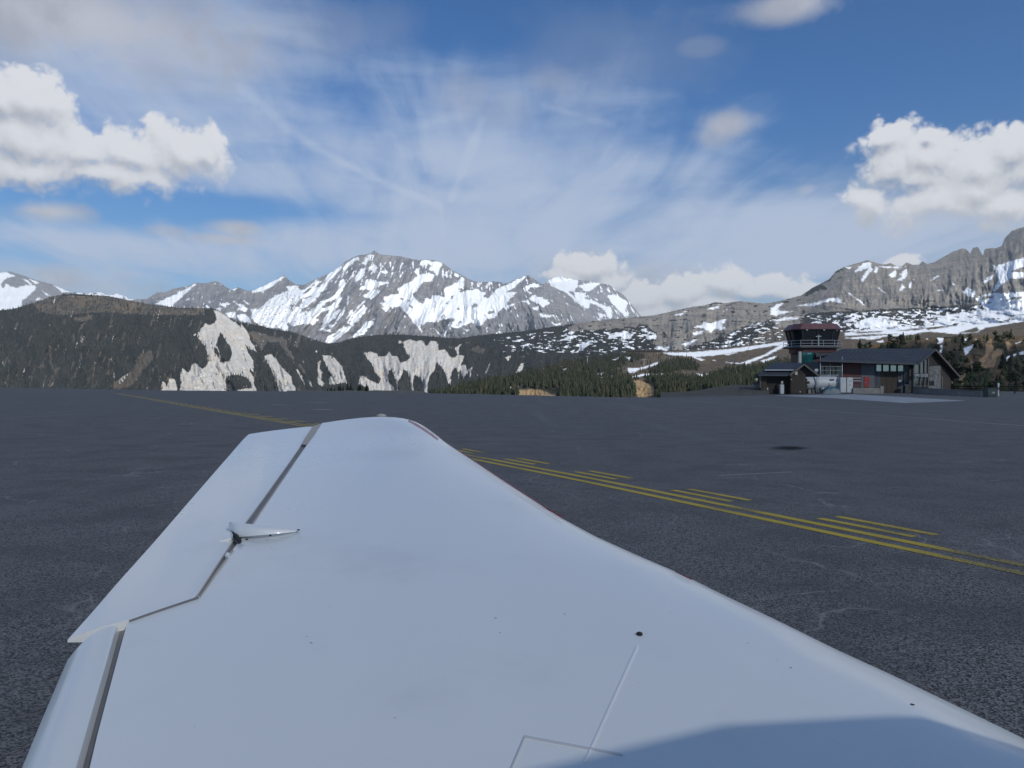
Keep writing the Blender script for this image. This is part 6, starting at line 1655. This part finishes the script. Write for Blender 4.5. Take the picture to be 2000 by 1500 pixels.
# body of the aircraft beside the camera (outside the picture; its roof throws the shade on the wing root)
mb = MB()
def bod(c, s, z): return Vector((c * ca - s * sa, c * sa + s * ca, z))
SECT = [(-4.6, .12, .95, 1.35), (-3.2, .35, .75, 1.60), (-1.9, .52, .60, 1.95), (-.9, .58, .55, 2.24), (.2, .60, .52, 2.38), (.75, .60, .52, 2.41), (1.3, .60, .52, 2.46), (1.6, .60, .52, 2.43), (1.95, .58, .52, 2.0), (2.2, .54, .55, 1.56), (2.6, .46, .62, 1.44), (3.2, .30, .75, 1.32)]
S0 = -1.02
rg_ = []
for c_, hw, zb, ztp in SECT:
    ringv = []
    for k in range(20):
        a = 2 * math.pi * k / 20
        x, zz_ = math.copysign(abs(math.cos(a)) ** .62, math.cos(a)), math.copysign(abs(math.sin(a)) ** .72, math.sin(a))
        ringv.append(mb.b.verts.new(bod(c_, S0 + hw * x, (zb + ztp) / 2 + (ztp - zb) / 2 * zz_)))
    rg_.append(ringv)
for a, b in zip(rg_, rg_[1:]):
    for k in range(20):
        f = mb.b.faces.new((a[k], a[(k + 1) % 20], b[(k + 1) % 20], b[k])); f.smooth = True
mb.b.faces.new(rg_[0]); mb.b.faces.new(rg_[-1])
mb.build('fuselage', M_PLANE, AE)
for c_, s_ in ((1.9, -1.02), (-.3, .55), (-.3, -2.5)):
    mb = MB(); p = bod(c_, s_, .19)
    ax = bod(0, 1, 0) - bod(0, 0, 0)
    mb.tube([p - ax * .075, p - ax * .05, p + ax * .05, p + ax * .075], [.13, .19, .19, .13], 18); mb.build('wheel', M_SPECK, AE)
    mb = MB(); mb.bar(bod(c_, s_, .19), bod(c_, s_ * .9 + S0 * .1, .75), .07); mb.build('gear_leg', M_PLANE, AE)

# ------------------------------------------------------------------ the cloud overhead that keeps the apron in half shade
def cloud_mat():
    m = bpy.data.materials.new('thin_cumulus')
    m.use_nodes = True
    t = m.node_tree; t.nodes.clear(); n = NT(t)
    o = n.node('ShaderNodeOutputMaterial')
    tr_ = n.node('ShaderNodeBsdfTransparent'); tl = n.node('ShaderNodeBsdfTranslucent'); df = n.node('ShaderNodeBsdfDiffuse')
    tl.inputs['Color'].default_value = (.95, .95, .95, 1); df.inputs['Color'].default_value = (.9, .9, .9, 1)
    a = n.node('ShaderNodeMixShader'); a.inputs[0].default_value = .5
    t.links.new(df.outputs[0], a.inputs[1]); t.links.new(tl.outputs[0], a.inputs[2])
    b = n.node('ShaderNodeMixShader')
    n.put(b.inputs[0], n.ss(n.noise(n.node('ShaderNodeTexCoord').outputs['Object'], .012, 4, .55), .3, .7, .41, .51))
    t.links.new(tr_.outputs[0], b.inputs[1]); t.links.new(a.outputs[0], b.inputs[2])
    t.links.new(b.outputs[0], o.inputs['Surface'])
    return m
CH = 2250.0
cc_ = Vector((10, 110, 0)) + SDIR * (CH / SDIR.z)
v = []; nu, nv_ = 64, 24
for i in range(nv_ + 1):
    ph = math.pi * i / nv_ - math.pi / 2
    for j in range(nu):
        th = 2 * math.pi * j / nu
        d = (math.cos(ph) * math.cos(th), math.cos(ph) * math.sin(th), math.sin(ph))
        k = 1 + .10 * float(fbm(np.array([th * 3 / math.pi * 2 if j < nu else 0.0]), np.array([ph * 1.5]), 3)[0]) * math.sin(th / 2)
        v.append((cc_.x + d[0] * 470 * k, cc_.y + d[1] * 300 * k, cc_.z + (d[2] * (110 if d[2] > 0 else 30)) * (1 + .5 * (k - 1))))
i = np.arange((nv_ + 1) * nu).reshape(nv_ + 1, nu); j2 = np.roll(i, -1, 1)
fc = np.stack([i[:-1], j2[:-1], j2[1:], i[1:]], -1).reshape(-1, 4)
tag(link('cloud', arr_mesh('cloud', np.array(v), fc, cloud_mat(), True)), 'thin cumulus cloud overhead shading the airfield', 'cloud')

# ------------------------------------------------------------------ mountain haze
hz = bpy.data.materials.new('mountain_haze'); hz.use_nodes = True
t = hz.node_tree; t.nodes.clear()
pv = t.nodes.new('ShaderNodeVolumePrincipled'); ho = t.nodes.new('ShaderNodeOutputMaterial')
pv.inputs['Color'].default_value = (.80, .90, 1.0, 1)
pv.inputs['Density'].default_value = 3.4e-5
pv.inputs['Anisotropy'].default_value = .1
t.links.new(pv.outputs[0], ho.inputs['Volume'])
HAZE = True
if HAZE:
    mb = MB(); mb.box(-16000, 16000, -5000, 19000, -152, 1900)
    tag(mb.build('haze', hz), 'thin blue mountain haze', kind='stuff')
